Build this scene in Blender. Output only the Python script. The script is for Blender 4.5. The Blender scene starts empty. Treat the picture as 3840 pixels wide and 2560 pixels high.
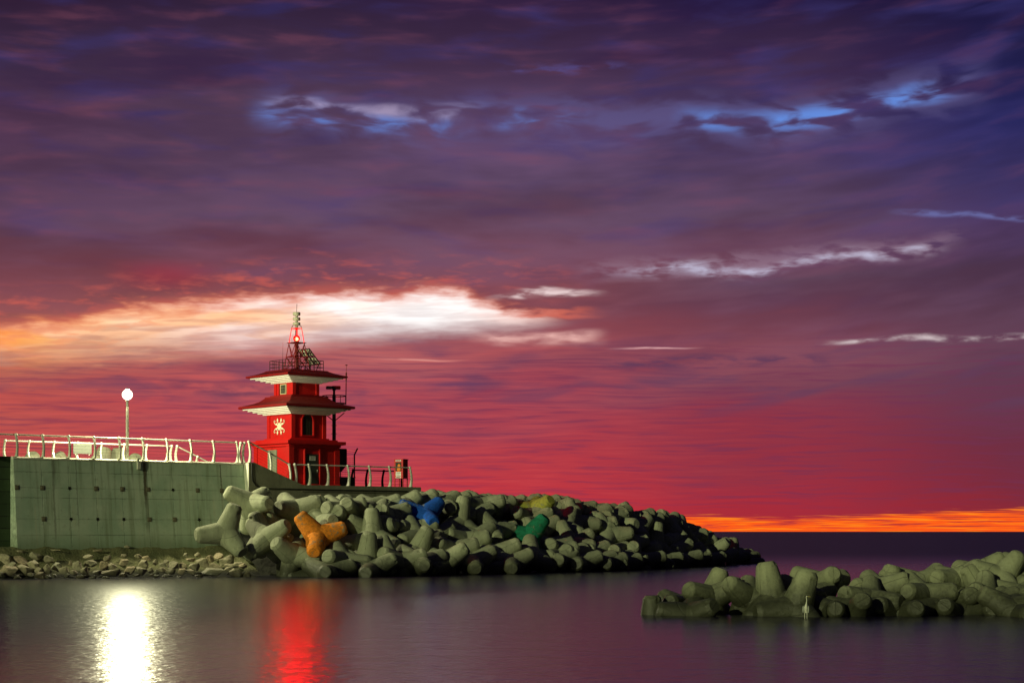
import bpy, bmesh, math, random
from mathutils import Vector, Matrix, Quaternion, noise as mnoise
random.seed(11)
R = math.radians
sc = bpy.context.scene
COL = sc.collection

# ------------------------------------------------------------------ camera
cam = bpy.data.cameras.new("camera"); camo = bpy.data.objects.new("camera", cam); COL.objects.link(camo)
cam.sensor_width = 36.0; cam.lens = 65.62; cam.shift_y = 0.1854
cam.clip_start = 0.5; cam.clip_end = 90000
camo.location = (0, 0, 2.85); camo.rotation_euler = (R(90), 0, 0)
sc.camera = camo
sc.view_settings.view_transform = 'Standard'; sc.view_settings.look = 'None'
sc.view_settings.exposure = 0.0; sc.view_settings.gamma = 1.0
sc.cycles.use_denoising = True
sc.cycles.sample_clamp_indirect = 4.0
sc.cycles.max_bounces = 6

# ------------------------------------------------------------------ node helper
def lin(c):
    f = lambda v: v/12.92 if v <= .04045 else ((v+.055)/1.055)**2.4
    return tuple(f(v/255.0) for v in c)
class NT:
    def __init__(s, tree): s.t = tree
    def n(s, typ, **kw):
        nd = s.t.nodes.new(typ)
        for k, v in kw.items(): setattr(nd, k, v)
        return nd
    def put(s, inp, v):
        if isinstance(v, bpy.types.NodeSocket): s.t.links.new(v, inp)
        elif v is not None:
            try: inp.default_value = v
            except Exception: inp.default_value = (*v, 1.0)
    def m(s, op, a, b=None, c=None, clamp=False):
        nd = s.n('ShaderNodeMath', operation=op, use_clamp=clamp)
        for i, v in enumerate((a, b, c)):
            if v is not None: s.put(nd.inputs[i], v)
        return nd.outputs[0]
    def add(s, a, b): return s.m('ADD', a, b)
    def sub(s, a, b): return s.m('SUBTRACT', a, b)
    def mul(s, a, b): return s.m('MULTIPLY', a, b)
    def div(s, a, b): return s.m('DIVIDE', a, b)
    def sstep(s, x, lo, hi):
        nd = s.n('ShaderNodeMapRange', interpolation_type='SMOOTHSTEP')
        s.put(nd.inputs['Value'], x); s.put(nd.inputs['From Min'], lo); s.put(nd.inputs['From Max'], hi)
        return nd.outputs[0]
    def lerp(s, x, lo, hi, a=0., b=1.):
        nd = s.n('ShaderNodeMapRange')
        s.put(nd.inputs['Value'], x); s.put(nd.inputs['From Min'], lo); s.put(nd.inputs['From Max'], hi)
        s.put(nd.inputs['To Min'], a); s.put(nd.inputs['To Max'], b)
        return nd.outputs[0]
    def ramp(s, x, stops, interp='LINEAR'):
        nd = s.n('ShaderNodeValToRGB'); r = nd.color_ramp; r.interpolation = interp
        while len(r.elements) < len(stops): r.elements.new(.5)
        for e, (p, c) in zip(r.elements, stops):
            e.position = p; e.color = (c, c, c, 1) if isinstance(c, (int, float)) else (*c[:3], 1)
        s.put(nd.inputs[0], x); return nd.outputs[0]
    def xyz(s, x, y, z=0.):
        nd = s.n('ShaderNodeCombineXYZ')
        for i, v in enumerate((x, y, z)): s.put(nd.inputs[i], v)
        return nd.outputs[0]
    def sep(s, v):
        nd = s.n('ShaderNodeSeparateXYZ'); s.put(nd.inputs[0], v); return nd.outputs
    def noise(s, vec, scale=1., detail=3., rough=.5, dist=0.):
        nd = s.n('ShaderNodeTexNoise'); s.put(nd.inputs['Vector'], vec)
        for k, v in (('Scale', scale), ('Detail', detail), ('Roughness', rough), ('Distortion', dist)): s.put(nd.inputs[k], v)
        return nd.outputs[0]
    def mix(s, f, a, b, blend='MIX'):
        nd = s.n('ShaderNodeMix', data_type='RGBA', blend_type=blend)
        s.put(nd.inputs['Factor'], f)
        A = [i for i in nd.inputs if i.name == 'A' and i.type == 'RGBA'][0]; B = [i for i in nd.inputs if i.name == 'B' and i.type == 'RGBA'][0]
        for i, v in ((A, a), (B, b)):
            if isinstance(v, (tuple, list)): i.default_value = (*v[:3], 1)
            else: s.t.links.new(v, i)
        return [o for o in nd.outputs if o.type == 'RGBA'][0]
    def bump(s, h, strength=.3, dist=.05, normal=None):
        nd = s.n('ShaderNodeBump'); s.put(nd.inputs['Height'], h); s.put(nd.inputs['Strength'], strength); s.put(nd.inputs['Distance'], dist)
        if normal is not None: s.put(nd.inputs['Normal'], normal)
        return nd.outputs[0]

# ------------------------------------------------------------------ world: dusk sky as a function of compass direction and elevation
world = bpy.data.worlds.new("World"); sc.world = world; world.use_nodes = True
W = NT(world.node_tree); world.node_tree.nodes.clear()
d = W.sep(W.n('ShaderNodeTexCoord').outputs['Generated'])
AZ = W.mul(W.m('ARCTAN2', d[0], d[1]), 57.29578)                       # degrees, 0 = out to sea
EL = W.mul(W.m('ARCSINE', d[2]), 57.29578)
def axd(x): return math.degrees(math.atan((x-1176)/4287))
def eld(y): return math.degrees(math.atan((1220-y)/4287))
A0, A1, E1 = -16., 16., 20.
an = W.lerp(AZ, A0, A1)                                               # 0..1 across the western sky
def pa(x): return (axd(x)-A0)/(A1-A0)
def pe(y): return eld(y)/E1
# slow warps, long and flat like drifting cloud
tilt = W.add(EL, W.mul(W.m('POWER', W.m('MAXIMUM', AZ, -4.), 2.), -.006))
big = W.noise(W.xyz(W.mul(AZ, .13), W.mul(tilt, .55), 3.), 1., 4., .50)
mid = W.noise(W.xyz(W.mul(AZ, .38), W.mul(tilt, 1.9), 9.), 1., 4., .46, .2)
mid2 = W.noise(W.xyz(W.mul(AZ, .33), W.mul(tilt, 1.5), 21.), 1., 4., .46, .4)
fine = W.noise(W.xyz(W.mul(AZ, .40), W.mul(W.add(EL, W.mul(W.sub(big, .5), .5)), 9.), 4.), 1., 4., .6, .3)
wisp = W.noise(W.xyz(W.mul(AZ, 1.0), W.mul(EL, 3.6), 31.), 1., 4., .46, .3)
wisp2 = W.noise(W.xyz(W.mul(AZ, 2.4), W.mul(W.add(EL, W.mul(mid, .5)), 9.5), 14.), 1., 4., .5, .3)
wf = W.add(W.mul(wisp, .76), W.mul(wisp2, .24))
ew = W.add(EL, W.add(W.mul(W.sub(big, .5), 3.6), W.mul(W.sub(mid, .5), .8)))
ew = W.m('MAXIMUM', W.m('MINIMUM', ew, W.add(EL, 2.)), W.mul(EL, .55))
en = W.div(ew, E1)
COLS = [0, 590, 1176, 1760, 2352]
ROWS = [1216, 1170, 1130, 1050, 950, 860, 800, 730, 660, 600, 500, 428, 300, 150, 0]
BASE = {
 0:   [(196,72,66),(196,74,66),(196,76,68),(195,75,70),(186,80,76),(178,96,86),(180,105,90),(150,84,84),(124,70,80),(108,70,88),(92,65,90),(86,60,84),(80,54,80),(58,42,66),(48,28,52)],
 590: [(194,64,70),(194,64,70),(194,66,72),(190,70,80),(178,75,85),(180,92,94),(184,106,104),(150,88,92),(132,74,80),(116,70,86),(98,72,95),(92,68,95),(88,65,90),(70,50,75),(46,32,60)],
 1176:[(196,54,60),(194,54,62),(190,56,66),(182,60,70),(166,66,80),(154,78,92),(168,82,88),(136,76,86),(136,76,84),(120,74,90),(102,74,98),(97,74,103),(96,72,106),(68,48,76),(52,34,64)],
 1760:[(168,42,56),(166,44,58),(160,46,62),(148,50,66),(138,55,74),(124,66,84),(134,74,88),(112,70,90),(104,74,94),(112,70,90),(94,70,95),(86,65,95),(76,60,100),(66,46,76),(34,24,62)],
 2352:[(140,40,54),(136,42,56),(122,44,62),(110,48,68),(104,54,76),(96,60,82),(100,64,84),(90,60,80),(85,60,85),(80,58,90),(73,55,95),(58,50,95),(40,40,92),(34,32,74),(18,18,56)],
}
ups = (30, 22, 46)
cur = None
for i, x in enumerate(COLS):
    st = [(pe(y), lin(c)) for y, c in zip(ROWS, BASE[x])] + [(1., lin(ups))]
    c = W.ramp(en, st)
    cur = c if cur is None else W.mix(W.sstep(an, pa(COLS[i-1]), pa(x)), cur, c)
sky = cur
# blue-violet gaps and rosy lit patches between the cloud sheets
up = W.sstep(EL, 5.5, 9.5)
sky = W.mix(W.mul(W.mul(W.sstep(mid2, .45, .80), up), W.lerp(EL, 8., 13., .25, .6)), sky, lin((58, 54, 112)))
sky = W.mix(W.mul(W.mul(W.sstep(mid, .48, .80), up), W.lerp(an, .3, .9, .5, .2)), sky, lin((116, 66, 84)))
sky = W.mix(W.mul(W.mul(W.sstep(big, .52, .72), W.sstep(EL, 9., 14.)), .55), sky, lin((42, 26, 58)))
low = W.mul(W.sstep(EL, 6.6, 4.8), W.sstep(EL, .3, 1.2))
sky = W.mix(W.mul(W.mul(W.sstep(fine, .47, .68), low), .50), sky, lin((112, 50, 82)))
sky = W.mix(W.mul(W.mul(W.sstep(fine, .50, .30), low), W.mul(W.sstep(an, .9, .2), .30)), sky, lin((226, 92, 88)))
sky = W.mix(W.mul(W.mul(W.sstep(mid2, .50, .68), W.sstep(EL, 3.2, 4.2)), W.mul(W.sstep(EL, 6.8, 5.), .55)), sky, lin((96, 62, 92)))
def curve(pts, soft=False):                                            # elevation in degrees along the azimuth
    return W.mul(W.ramp(an, [(pa(x), pe(y)) for x, y in pts], 'B_SPLINE' if soft else 'EASE'), E1)
def strip(cpts, hw, nz, amp, soft=1.):                                 # soft streak following a curve
    dd = W.m('ABSOLUTE', W.sub(W.add(EL, W.mul(W.sub(nz, .5), amp)), curve(cpts)))
    return W.sstep(dd, hw, hw*(1-soft))
def window(x0, x1, s=40):
    return W.mul(W.sstep(an, pa(x0-s), pa(x0+s)), W.sstep(an, pa(x1+s), pa(x1-s)))
shade = W.add(W.mul(mid, .28), W.mul(big, .72))
sk = W.mix(1., sky, W.mix(W.sstep(shade, .36, .64), (.74, .72, .77), (1.20, 1.18, 1.17)), 'MULTIPLY')
sky = W.mix(W.sstep(EL, 4.2, 6.5), sky, sk)
# red glow patch
g = W.mul(W.sstep(W.m('ABSOLUTE', W.sub(AZ, axd(385))), 2.2, 0.), W.sstep(W.m('ABSOLUTE', W.sub(EL, eld(642))), .62, 0.))
sky = W.mix(W.mul(g, .65), sky, lin((152, 52, 66)))
# orange-red lit fringe above the bright gap
fr = strip([(0, 730), (150, 722), (300, 690), (450, 672), (600, 655), (760, 632), (900, 645), (1050, 640), (1250, 640), (1352, 660)], 1.0, mid, 1.0)
fr = W.mul(W.mul(fr, W.sstep(wf, .46, .70)), W.sstep(an, pa(1450), pa(1000)))
sky = W.mix(W.mul(fr, .62), sky, lin((214, 98, 84)))
# the bright gap in the clouds
upc = curve([(-140, 800), (0, 782), (130, 764), (300, 732), (450, 712), (600, 700), (760, 684), (900, 688), (990, 676), (1060, 684), (1110, 706), (1170, 726), (1240, 738), (1340, 746)])
loc = curve([(-140, 835), (0, 830), (150, 822), (300, 808), (500, 796), (650, 788), (800, 770), (950, 762), (1050, 757), (1150, 752), (1230, 748), (1340, 743)])
edge = W.add(W.mul(W.sub(wf, .5), 1.0), W.mul(W.sub(mid, .5), .5))
eu = W.add(EL, edge)
bm_up = W.sstep(W.sub(W.add(upc, .10), eu), -.26, .34)
bm_lo = W.sstep(W.sub(W.add(EL, W.mul(edge, .35)), loc), W.lerp(an, .2, .58, -.75, -.16), W.lerp(an, .2, .58, .85, .30))
streak = W.noise(W.xyz(W.mul(AZ, .5), W.mul(W.add(EL, W.mul(AZ, -.05)), 5.), 61.), 1., 4., .55, .3)
bright = W.mul(W.mul(bm_up, bm_lo), W.sstep(an, pa(1345), pa(1180)))
bright = W.mul(bright, W.lerp(W.sstep(streak, .36, .62), 0., 1., W.lerp(an, pa(350), pa(1000), .55, .74), 1.))
bcol = W.ramp(an, [(pa(0), lin((255, 158, 70))), (pa(90), lin((255, 182, 106))), (pa(240), lin((255, 205, 158))), (pa(420), lin((255, 216, 190))), (pa(560), lin((255, 230, 220))), (pa(700), lin((255, 240, 234))), (pa(820), lin((255, 250, 247))), (pa(1000), lin((255, 252, 250))), (pa(1180), lin((250, 230, 224)))])
bcol = W.mix(W.mul(W.sstep(mid2, .42, .62), W.sstep(an, .42, .22)), bcol, lin((255, 196, 150)))
rim = W.mul(W.mul(W.sstep(W.sub(upc, eu), -.5, -.05), W.sstep(W.sub(upc, eu), .5, .05)), W.sstep(an, pa(1400), pa(1100)))
rim = W.mul(rim, W.sstep(W.sub(EL, loc), 0., .3))
sky = W.mix(W.mul(rim, .75), sky, lin((236, 122, 86)))
sky = W.mix(bright, sky, W.mix(1., bcol, (1.14, 1.14, 1.14), 'MULTIPLY'))
# orange veils inside the gap on its outer side
veil = W.mul(W.mul(W.sstep(wisp, .50, .64), bright), W.sstep(an, pa(620), pa(200)))
sky = W.mix(W.mul(veil, .7), sky, lin((244, 150, 104)))
# peach remnants under and right of the gap
t1 = W.mul(strip([(1060, 772), (1180, 778), (1300, 776), (1400, 774)], .30, mid, .5), window(1110, 1360, 50))
sky = W.mix(W.mul(t1, W.lerp(wisp, .35, .6, .25, .95)), sky, lin((240, 186, 178)))
t2 = W.mul(strip([(1090, 690), (1180, 676), (1280, 672), (1360, 672), (1450, 668)], .17, mid, .5), window(1150, 1350, 60))
sky = W.mix(W.mul(t2, W.lerp(wisp, .42, .58, .1, .95)), sky, lin((238, 214, 214)))
t3 = W.mul(strip([(1150, 722), (1260, 722), (1380, 722)], .16, wisp, .5), window(1190, 1350, 60))
sky = W.mix(W.mul(t3, .6), sky, lin((226, 110, 88)))
# pale breaks in the mid sky
def breaks(pts, hw, x0, x1, col, k, lo=.44, hi=.66, nz=None, amp=.55):
    global sky
    q = W.mul(strip(pts, hw, mid, amp), window(x0, x1, 60))
    sky = W.mix(W.mul(W.mul(q, W.sstep(nz or wf, lo, hi)), k), sky, lin(col))
breaks([(1150, 640), (1380, 622), (1560, 616), (1750, 612), (1850, 598), (1950, 590), (2100, 588), (2200, 565)], .50, 1360, 2180, (150, 122, 142), .6, .36, .55)
breaks([(1350, 618), (1480, 621), (1560, 613), (1650, 628), (1750, 630), (1850, 606), (1950, 594), (2050, 597), (2140, 588)], .30, 1450, 2130, (204, 202, 228), .9, .42, .74)
breaks([(1400, 802), (1600, 806), (1900, 793), (2100, 785), (2200, 790), (2352, 788)], .13, 1920, 2420, (216, 200, 202), .9, .38, .66, None, .3)
breaks([(1400, 800), (1500, 799), (1600, 801)], .05, 1440, 1570, (224, 170, 172), .9, .3, .5, None, .2)
breaks([(900, 824), (1020, 829), (1100, 827)], .05, 900, 1030, (226, 150, 140), .8, .3, .5, None, .2)
breaks([(1300, 835), (1500, 838), (1750, 828), (1950, 836)], .34, 1400, 1900, (92, 58, 88), .85, .36, .6)
breaks([(0, 880), (300, 880), (560, 900)], .30, 380, 620, (104, 58, 84), .7, .36, .58)
breaks([(950, 882), (1050, 880), (1150, 882)], .12, 990, 1110, (104, 62, 96), .7, .3, .5, None, .3)
# blue windows high up
BL = [(560, 268), (640, 268), (720, 262), (800, 276), (900, 290), (1000, 284), (1120, 275), (1300, 276), (1450, 284), (1560, 272), (1640, 284), (1700, 292), (1800, 288), (1900, 276), (2000, 260), (2120, 240), (2250, 222)]
bn = W.noise(W.xyz(W.mul(AZ, .72), W.mul(W.add(EL, W.mul(big, 1.5)), 2.3), 44.), 1., 4., .42, .35)
breaks(BL, 1.15, 600, 2250, (92, 84, 132), .8, .34, .62, bn)
breaks(BL, .54, 610, 1300, (100, 138, 218), .85, .48, .72, bn, .4)
breaks(BL, .46, 1590, 2180, (100, 142, 224), .95, .43, .64, bn, .4)
breaks([(600, 250), (700, 244), (800, 256), (1010, 262), (1100, 258)], .30, 640, 1080, (168, 152, 184), .8, .42, .66, bn)
breaks([(1150, 160), (1300, 156), (1500, 150)], .25, 1180, 1420, (84, 78, 140), .6, .44, .62)
breaks([(2050, 500), (2200, 512), (2352, 528)], .14, 2080, 2420, (110, 116, 176), .7, .36, .56, None, .3)
# the strip of clear sky on the horizon
oth = curve([(1300, 1219.5), (1560, 1186), (1700, 1190), (1800, 1192), (1900, 1190), (2050, 1182), (2200, 1176), (2352, 1172)])
hz = W.noise(W.xyz(W.mul(AZ, .55), W.mul(EL, 22.), 2.), 1., 4., .6, .25)
oe = W.add(EL, W.mul(W.sub(hz, .5), .62))
om = W.mul(W.sstep(W.sub(oth, oe), -.07, .11), W.sstep(an, pa(1380), pa(1540)))
cut = W.mul(W.sstep(hz, .53, .61), W.sstep(EL, .05, .16))
om = W.mul(om, W.sub(1., W.mul(cut, W.lerp(an, .6, .95, 1., .75))))
ocol = W.mix(W.sstep(hz, .50, .34), lin((253, 92, 26)), lin((255, 140, 30)))
sky = W.mix(om, sky, ocol)
# away from the sunset the sky sinks into night
far = W.sstep(W.m('ABSOLUTE', AZ), 17., 42.)
sky = W.mix(far, sky, lin((24, 24, 27)))
sky = W.mix(W.sstep(EL, 19., 45.), sky, lin((24, 22, 46)))
bg = W.n('ShaderNodeBackground'); W.put(bg.inputs['Color'], sky); bg.inputs['Strength'].default_value = 1.0
wo = W.n('ShaderNodeOutputWorld'); W.t.links.new(bg.outputs[0], wo.inputs[0])
world.cycles.sampling_method = 'MANUAL'; world.cycles.sample_map_resolution = 1024

# ------------------------------------------------------------------ harbour light, low from behind on the quay side
TH = R(40); U = Vector((math.cos(TH), math.sin(TH), 0)); V = Vector((-math.sin(TH), math.cos(TH), 0))
SUNPHI, SUNEL, SUNSTR = R(14), R(14), 1.5
lh = -U*math.cos(SUNPHI) - V*math.sin(SUNPHI)
ldir = Vector((lh.x*math.cos(SUNEL), lh.y*math.cos(SUNEL), math.sin(SUNEL)))
sun = bpy.data.lights.new("sun", 'SUN'); sun.energy = SUNSTR; sun.angle = R(0.5); sun.color = (.95, 1.0, .52)
suno = bpy.data.objects.new("sun", sun); COL.objects.link(suno)
suno.rotation_euler = ldir.to_track_quat('Z', 'Y').to_euler(); suno.location = (-30, -30, 40)

# ------------------------------------------------------------------ geometry helper
class MB:
    def __init__(s): s.v = []; s.f = []
    def addv(s, vs, fs):
        b = len(s.v); s.v += [tuple(v) for v in vs]; s.f += [tuple(i+b for i in f) for f in fs]; return s
    def box(s, c, d, M=None):
        x, y, z = (q/2 for q in d)
        vs = [Vector((sx*x, sy*y, sz*z)) for sx in (-1, 1) for sy in (-1, 1) for sz in (-1, 1)]
        if M is not None: vs = [M @ v for v in vs]
        vs = [v+Vector(c) for v in vs]
        return s.addv(vs, [(0, 1, 3, 2), (4, 6, 7, 5), (0, 4, 5, 1), (2, 3, 7, 6), (0, 2, 6, 4), (1, 5, 7, 3)])
    def prism(s, poly, fn0, fn1):                  # poly (a,b) placed by fn0 / fn1 as the two ends
        n = len(poly)
        vs = [fn0(a, b) for a, b in poly] + [fn1(a, b) for a, b in poly]
        return s.addv(vs, [tuple(range(n))[::-1], tuple(range(n, 2*n))] + [(i, (i+1) % n, n+(i+1) % n, n+i) for i in range(n)])
    def rings(s, rs, cap=True):                    # square rings (half, z)
        vs = []
        for h, z in rs: vs += [(-h, -h, z), (h, -h, z), (h, h, z), (-h, h, z)]
        fs = []
        for k in range(len(rs)-1):
            for i in range(4):
                a = 4*k+i; b = 4*k+(i+1) % 4; fs.append((a, b, b+4, a+4))
        if cap: fs += [(3, 2, 1, 0), tuple(4*(len(rs)-1)+i for i in range(4))]
        return s.addv(vs, fs)
    def lathe(s, prof, n=20, c=(0, 0, 0), M=None):
        vs = []; fs = []; c = Vector(c)
        for r, z in prof:
            for k in range(n):
                p = Vector((r*math.cos(2*math.pi*k/n), r*math.sin(2*math.pi*k/n), z))
                vs.append((M @ p if M is not None else p)+c)
        for j in range(len(prof)-1):
            for k in range(n):
                a = j*n+k; b = j*n+(k+1) % n; fs.append((a, b, b+n, a+n))
        fs += [tuple(range(n))[::-1], tuple((len(prof)-1)*n+k for k in range(n))]
        return s.addv(vs, fs)
    def tube(s, pts, r, n=8):
        pts = [Vector(p) for p in pts]; rr = r if isinstance(r, (list, tuple)) else [r]*len(pts)
        vs = []; fs = []; up = None
        for i, p in enumerate(pts):
            t = (pts[min(i+1, len(pts)-1)]-pts[max(i-1, 0)]).normalized()
            if up is None: up = Vector((0, 0, 1)) if abs(t.z) < .9 else Vector((1, 0, 0))
            x = t.cross(up).normalized(); y = x.cross(t).normalized(); up = y
            for k in range(n):
                a = 2*math.pi*k/n; vs.append(p + x*(rr[i]*math.cos(a)) + y*(rr[i]*math.sin(a)))
        for j in range(len(pts)-1):
            for k in range(n):
                a = j*n+k; b = j*n+(k+1) % n; fs.append((a, b, b+n, a+n))
        fs += [tuple(range(n))[::-1], tuple((len(pts)-1)*n+k for k in range(n))]
        return s.addv(vs, fs)
    def ball(s, c, r, n=12, m=8, sq=(1, 1, 1)):
        prof = [(max(1e-3, r*math.sin(math.pi*j/m)), -r*math.cos(math.pi*j/m)) for j in range(m+1)]
        return s.lathe(prof, n, c, Matrix.Diagonal(sq))
    def mesh(s, name, mat, smooth=False, bevel=0.0):
        me = bpy.data.meshes.new(name); me.from_pydata(s.v, [], s.f)
        bm = bmesh.new(); bm.from_mesh(me)
        bmesh.ops.recalc_face_normals(bm, faces=bm.faces)
        if bevel > 0:
            es = [e for e in bm.edges if len(e.link_faces) == 2 and e.calc_face_angle(0) > .6]
            bmesh.ops.bevel(bm, geom=es, offset=bevel, segments=2, affect='EDGES', clamp_overlap=True)
        bm.to_mesh(me); bm.free()
        if smooth:
            for p in me.polygons: p.use_smooth = True
            me.set_sharp_from_angle(angle=R(40))
        me.materials.append(mat); return me
    def build(s, name, mat, parent=None, smooth=False, bevel=0.0):
        return link(name, s.mesh(name, mat, smooth, bevel), parent)
def link(name, me, parent=None):
    o = bpy.data.objects.new(name, me); COL.objects.link(o)
    if parent is not None: o.parent = parent
    return o
def tag(o, label=None, cat=None, group=None, kind=None):
    for k, v in (('label', label), ('category', cat), ('group', group), ('kind', kind)):
        if v: o[k] = v
    return o
def thing(name, label, cat, loc=(0, 0, 0), rz=0., group=None):
    o = bpy.data.objects.new(name, None); o.empty_display_size = .3; COL.objects.link(o)
    o.location = loc; o.rotation_euler = (0, 0, rz)
    return tag(o, label, cat, group)
WATER_ROUGH, WATER_BUMP, WATER_IOR = .21, .047, 1.5
LAMP, BEACON = 13000., 4500.
# ------------------------------------------------------------------ materials
def new_mat(name):
    m = bpy.data.materials.new(name); m.use_nodes = True
    m.node_tree.nodes.clear(); t = NT(m.node_tree)
    b = t.n('ShaderNodeBsdfPrincipled'); o = t.n('ShaderNodeOutputMaterial')
    t.t.links.new(b.outputs[0], o.inputs[0]); t.b = b
    t.obj = t.n('ShaderNodeTexCoord').outputs['Object']
    t.wpos = t.n('ShaderNodeNewGeometry').outputs['Position']
    t.rnd = None
    return m, t
def setp(t, **kw):
    for k, v in kw.items(): t.put(t.b.inputs[{'color': 'Base Color', 'rough': 'Roughness', 'metal': 'Metallic', 'normal': 'Normal', 'emit': 'Emission Color', 'es': 'Emission Strength', 'spec': 'Specular IOR Level', 'ior': 'IOR'}[k]], v if not isinstance(v, tuple) else (*v[:3], 1))
def paint(name, col, rough=.5, dirt=.25, metal=0., scale=2., bump=.1, spec=.5):
    m, t = new_mat(name)
    n1 = t.noise(t.obj, scale, 5., .6); n2 = t.noise(t.obj, scale*9, 3., .6)
    c = t.mix(t.mul(t.sstep(n1, .45, .75), dirt), col, tuple(v*.45 for v in col))
    c = t.mix(t.mul(t.sstep(n2, .55, .8), dirt*.6), c, tuple(min(1, v*1.35+.01) for v in col))
    setp(t, color=c, rough=t.lerp(n1, .2, .8, rough*.8, min(1, rough*1.25)), metal=metal, normal=t.bump(n2, bump, .02), spec=spec)
    return m
def concrete(name, col, dark, wet=True, scale=1., paintcol=None, algae=None):
    m, t = new_mat(name)
    rnd = t.n('ShaderNodeObjectInfo').outputs['Random']
    off = t.xyz(t.mul(rnd, 37.), t.mul(rnd, 17.), t.mul(rnd, 71.))
    va = t.n('ShaderNodeVectorMath', operation='ADD'); t.put(va.inputs[0], t.obj); t.put(va.inputs[1], off); p = va.outputs[0]
    n1 = t.noise(p, .9*scale, 5., .6); n2 = t.noise(p, 5*scale, 5., .65); n3 = t.noise(p, 26*scale, 3., .6)
    c = t.mix(t.sstep(n1, .35, .7), col, tuple(v*.80 for v in col))
    c = t.mix(t.mul(t.sstep(n2, .52, .74), .55), c, dark)
    c = t.mix(t.mul(rnd, .30), c, dark)
    c = t.mix(t.mul(t.sstep(n3, .6, .72), .35), c, tuple(v*.35 for v in col))
    sx, sy, sz = t.sep(t.obj)
    seam = t.m('MINIMUM', t.m('ABSOLUTE', sy), t.m('ABSOLUTE', t.add(t.mul(sx, -.577), t.mul(sz, -.816))))
    seam = t.mul(t.sstep(seam, .028/scale, .008/scale), t.sstep(n2, .3, .55)) if wet else 0.
    wx_, wy_, wz_ = t.sep(t.wpos)
    run = t.noise(t.xyz(t.mul(wx_, 3.4), t.mul(wy_, 3.4), t.mul(wz_, .5)), 1., 4., .6)
    c = t.mix(t.mul(t.sstep(run, .52, .72), .5), c, tuple(v*.42 for v in col))
    c = t.mix(t.mul(t.sstep(run, .44, .32), .25), c, tuple(min(1, v*1.25) for v in col))
    c = t.mix(t.mul(seam, .6), c, tuple(v*.3 for v in col))
    if paintcol:
        wear = t.sstep(t.add(n1, t.mul(n2, .6)), .86, .98)
        pc = t.mix(t.sstep(n2, .4, .7), paintcol, tuple(v*.55 for v in paintcol))
        c = t.mix(t.mul(wear, .7), pc, c)
    if algae:
        c = t.mix(t.mul(t.sstep(n1, .42, .66), .6), c, algae)
    rough = .9
    if wet:                                             # tide band: dark weed and wet concrete near the water
        z = t.add(t.sep(t.wpos)[2], t.mul(t.sub(n2, .5), .9))
        w = t.sstep(z, 1.5, .35)
        c = t.mix(t.mul(w, .88), c, (.018, .018, .010))
        rough = t.lerp(w, 0., 1., .9, .42)
    h = t.sub(t.add(t.mul(n2, .7), t.mul(n3, .35)), t.mul(seam, .3))
    setp(t, color=c, rough=rough, normal=t.bump(h, .8, .06))
    return m
TW = (.37, .39, .27)
M_tet = concrete('tetrapod_concrete', TW, (.20, .20, .15))
M_tet_isl = concrete('weathered_concrete', (.40, .42, .27), (.21, .22, .13), True, 1.4)
M_org = concrete('orange_paint', TW, (.25, .2, .15), True, 1., (.88, .27, .02))
M_blu = concrete('blue_paint', TW, (.2, .2, .15), True, 1., (.005, .10, .58))
M_yel = concrete('yellow_paint', TW, (.22, .22, .12), True, 1., (.36, .36, .06))
M_grn = concrete('green_paint', TW, (.1, .15, .1), True, 1., (.006, .20, .11))
M_lower = concrete('parapet_concrete', (.24, .235, .17), (.13, .125, .085), False)
M_cop = concrete('coping_concrete', (.68, .68, .56), (.5, .5, .4), False)  # tone raised to carry the lamplight on the ramp wall's end
M_deck = concrete('deck_concrete', (.3, .3, .26), (.2, .2, .17), False)
M_red = paint('red_paint', (.52, .004, .003), .55, .30, 0., 1.3)
M_roof = paint('roof_red_paint', (.24, .003, .004), .6, .3)
M_white = paint('white_paint', (.86, .86, .80), .5, .12)
M_door = paint('door_dark_paint', (.035, .045, .038), .5, .3)
M_gdoor = paint('grey_door_paint', (.20, .21, .15), .55, .3)
M_dark = paint('dark_steel', (.045, .03, .025), .5, .3, .4)
M_pole = paint('grey_pole_paint', (.13, .125, .10), .5, .35, .2)
M_steel = paint('stainless_steel', (.74, .73, .64), .30, .2, .35, 3.)
M_lampp = paint('lamp_pole_paint', (.55, .54, .46), .45, .2)
M_rail = paint('pale_rail_paint', (.74, .73, .62), .38, .22, .25, 3.)
M_gold = paint('cream_relief_paint', (.80, .76, .58), .5, .15)
M_rust = paint('rusty_plate', (.17, .15, .10), .8, .5)
M_board = paint('board_back_paint', (.10, .11, .09), .7, .3)
M_hole = paint('hole_rust_shade', (.012, .012, .009), .9, .2)  # rust and the shade inside the hole, painted as one near-black
M_disc = paint('cream_disc_paint', (.52, .49, .38), .5, .2)
M_bcream = paint('camera_housing_paint', (.5, .45, .28), .5, .2)
M_black = paint('black_rubber', (.012, .012, .012), .6, .2)
M_org2 = paint('orange_vest', (.75, .22, .02), .7, .2)
M_panel = paint('cell_reflection_cream', (.72, .70, .52), .25, .1)  # cream stands for the light reflecting off the cells
M_glass, t = new_mat('dark_glass'); setp(t, color=(.05, .055, .04), rough=.12); 
def glow(name, col, strength, base=(.8, .8, .8)):
    m, t = new_mat(name); setp(t, color=base, emit=col, es=strength, rough=.3); return m
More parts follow.
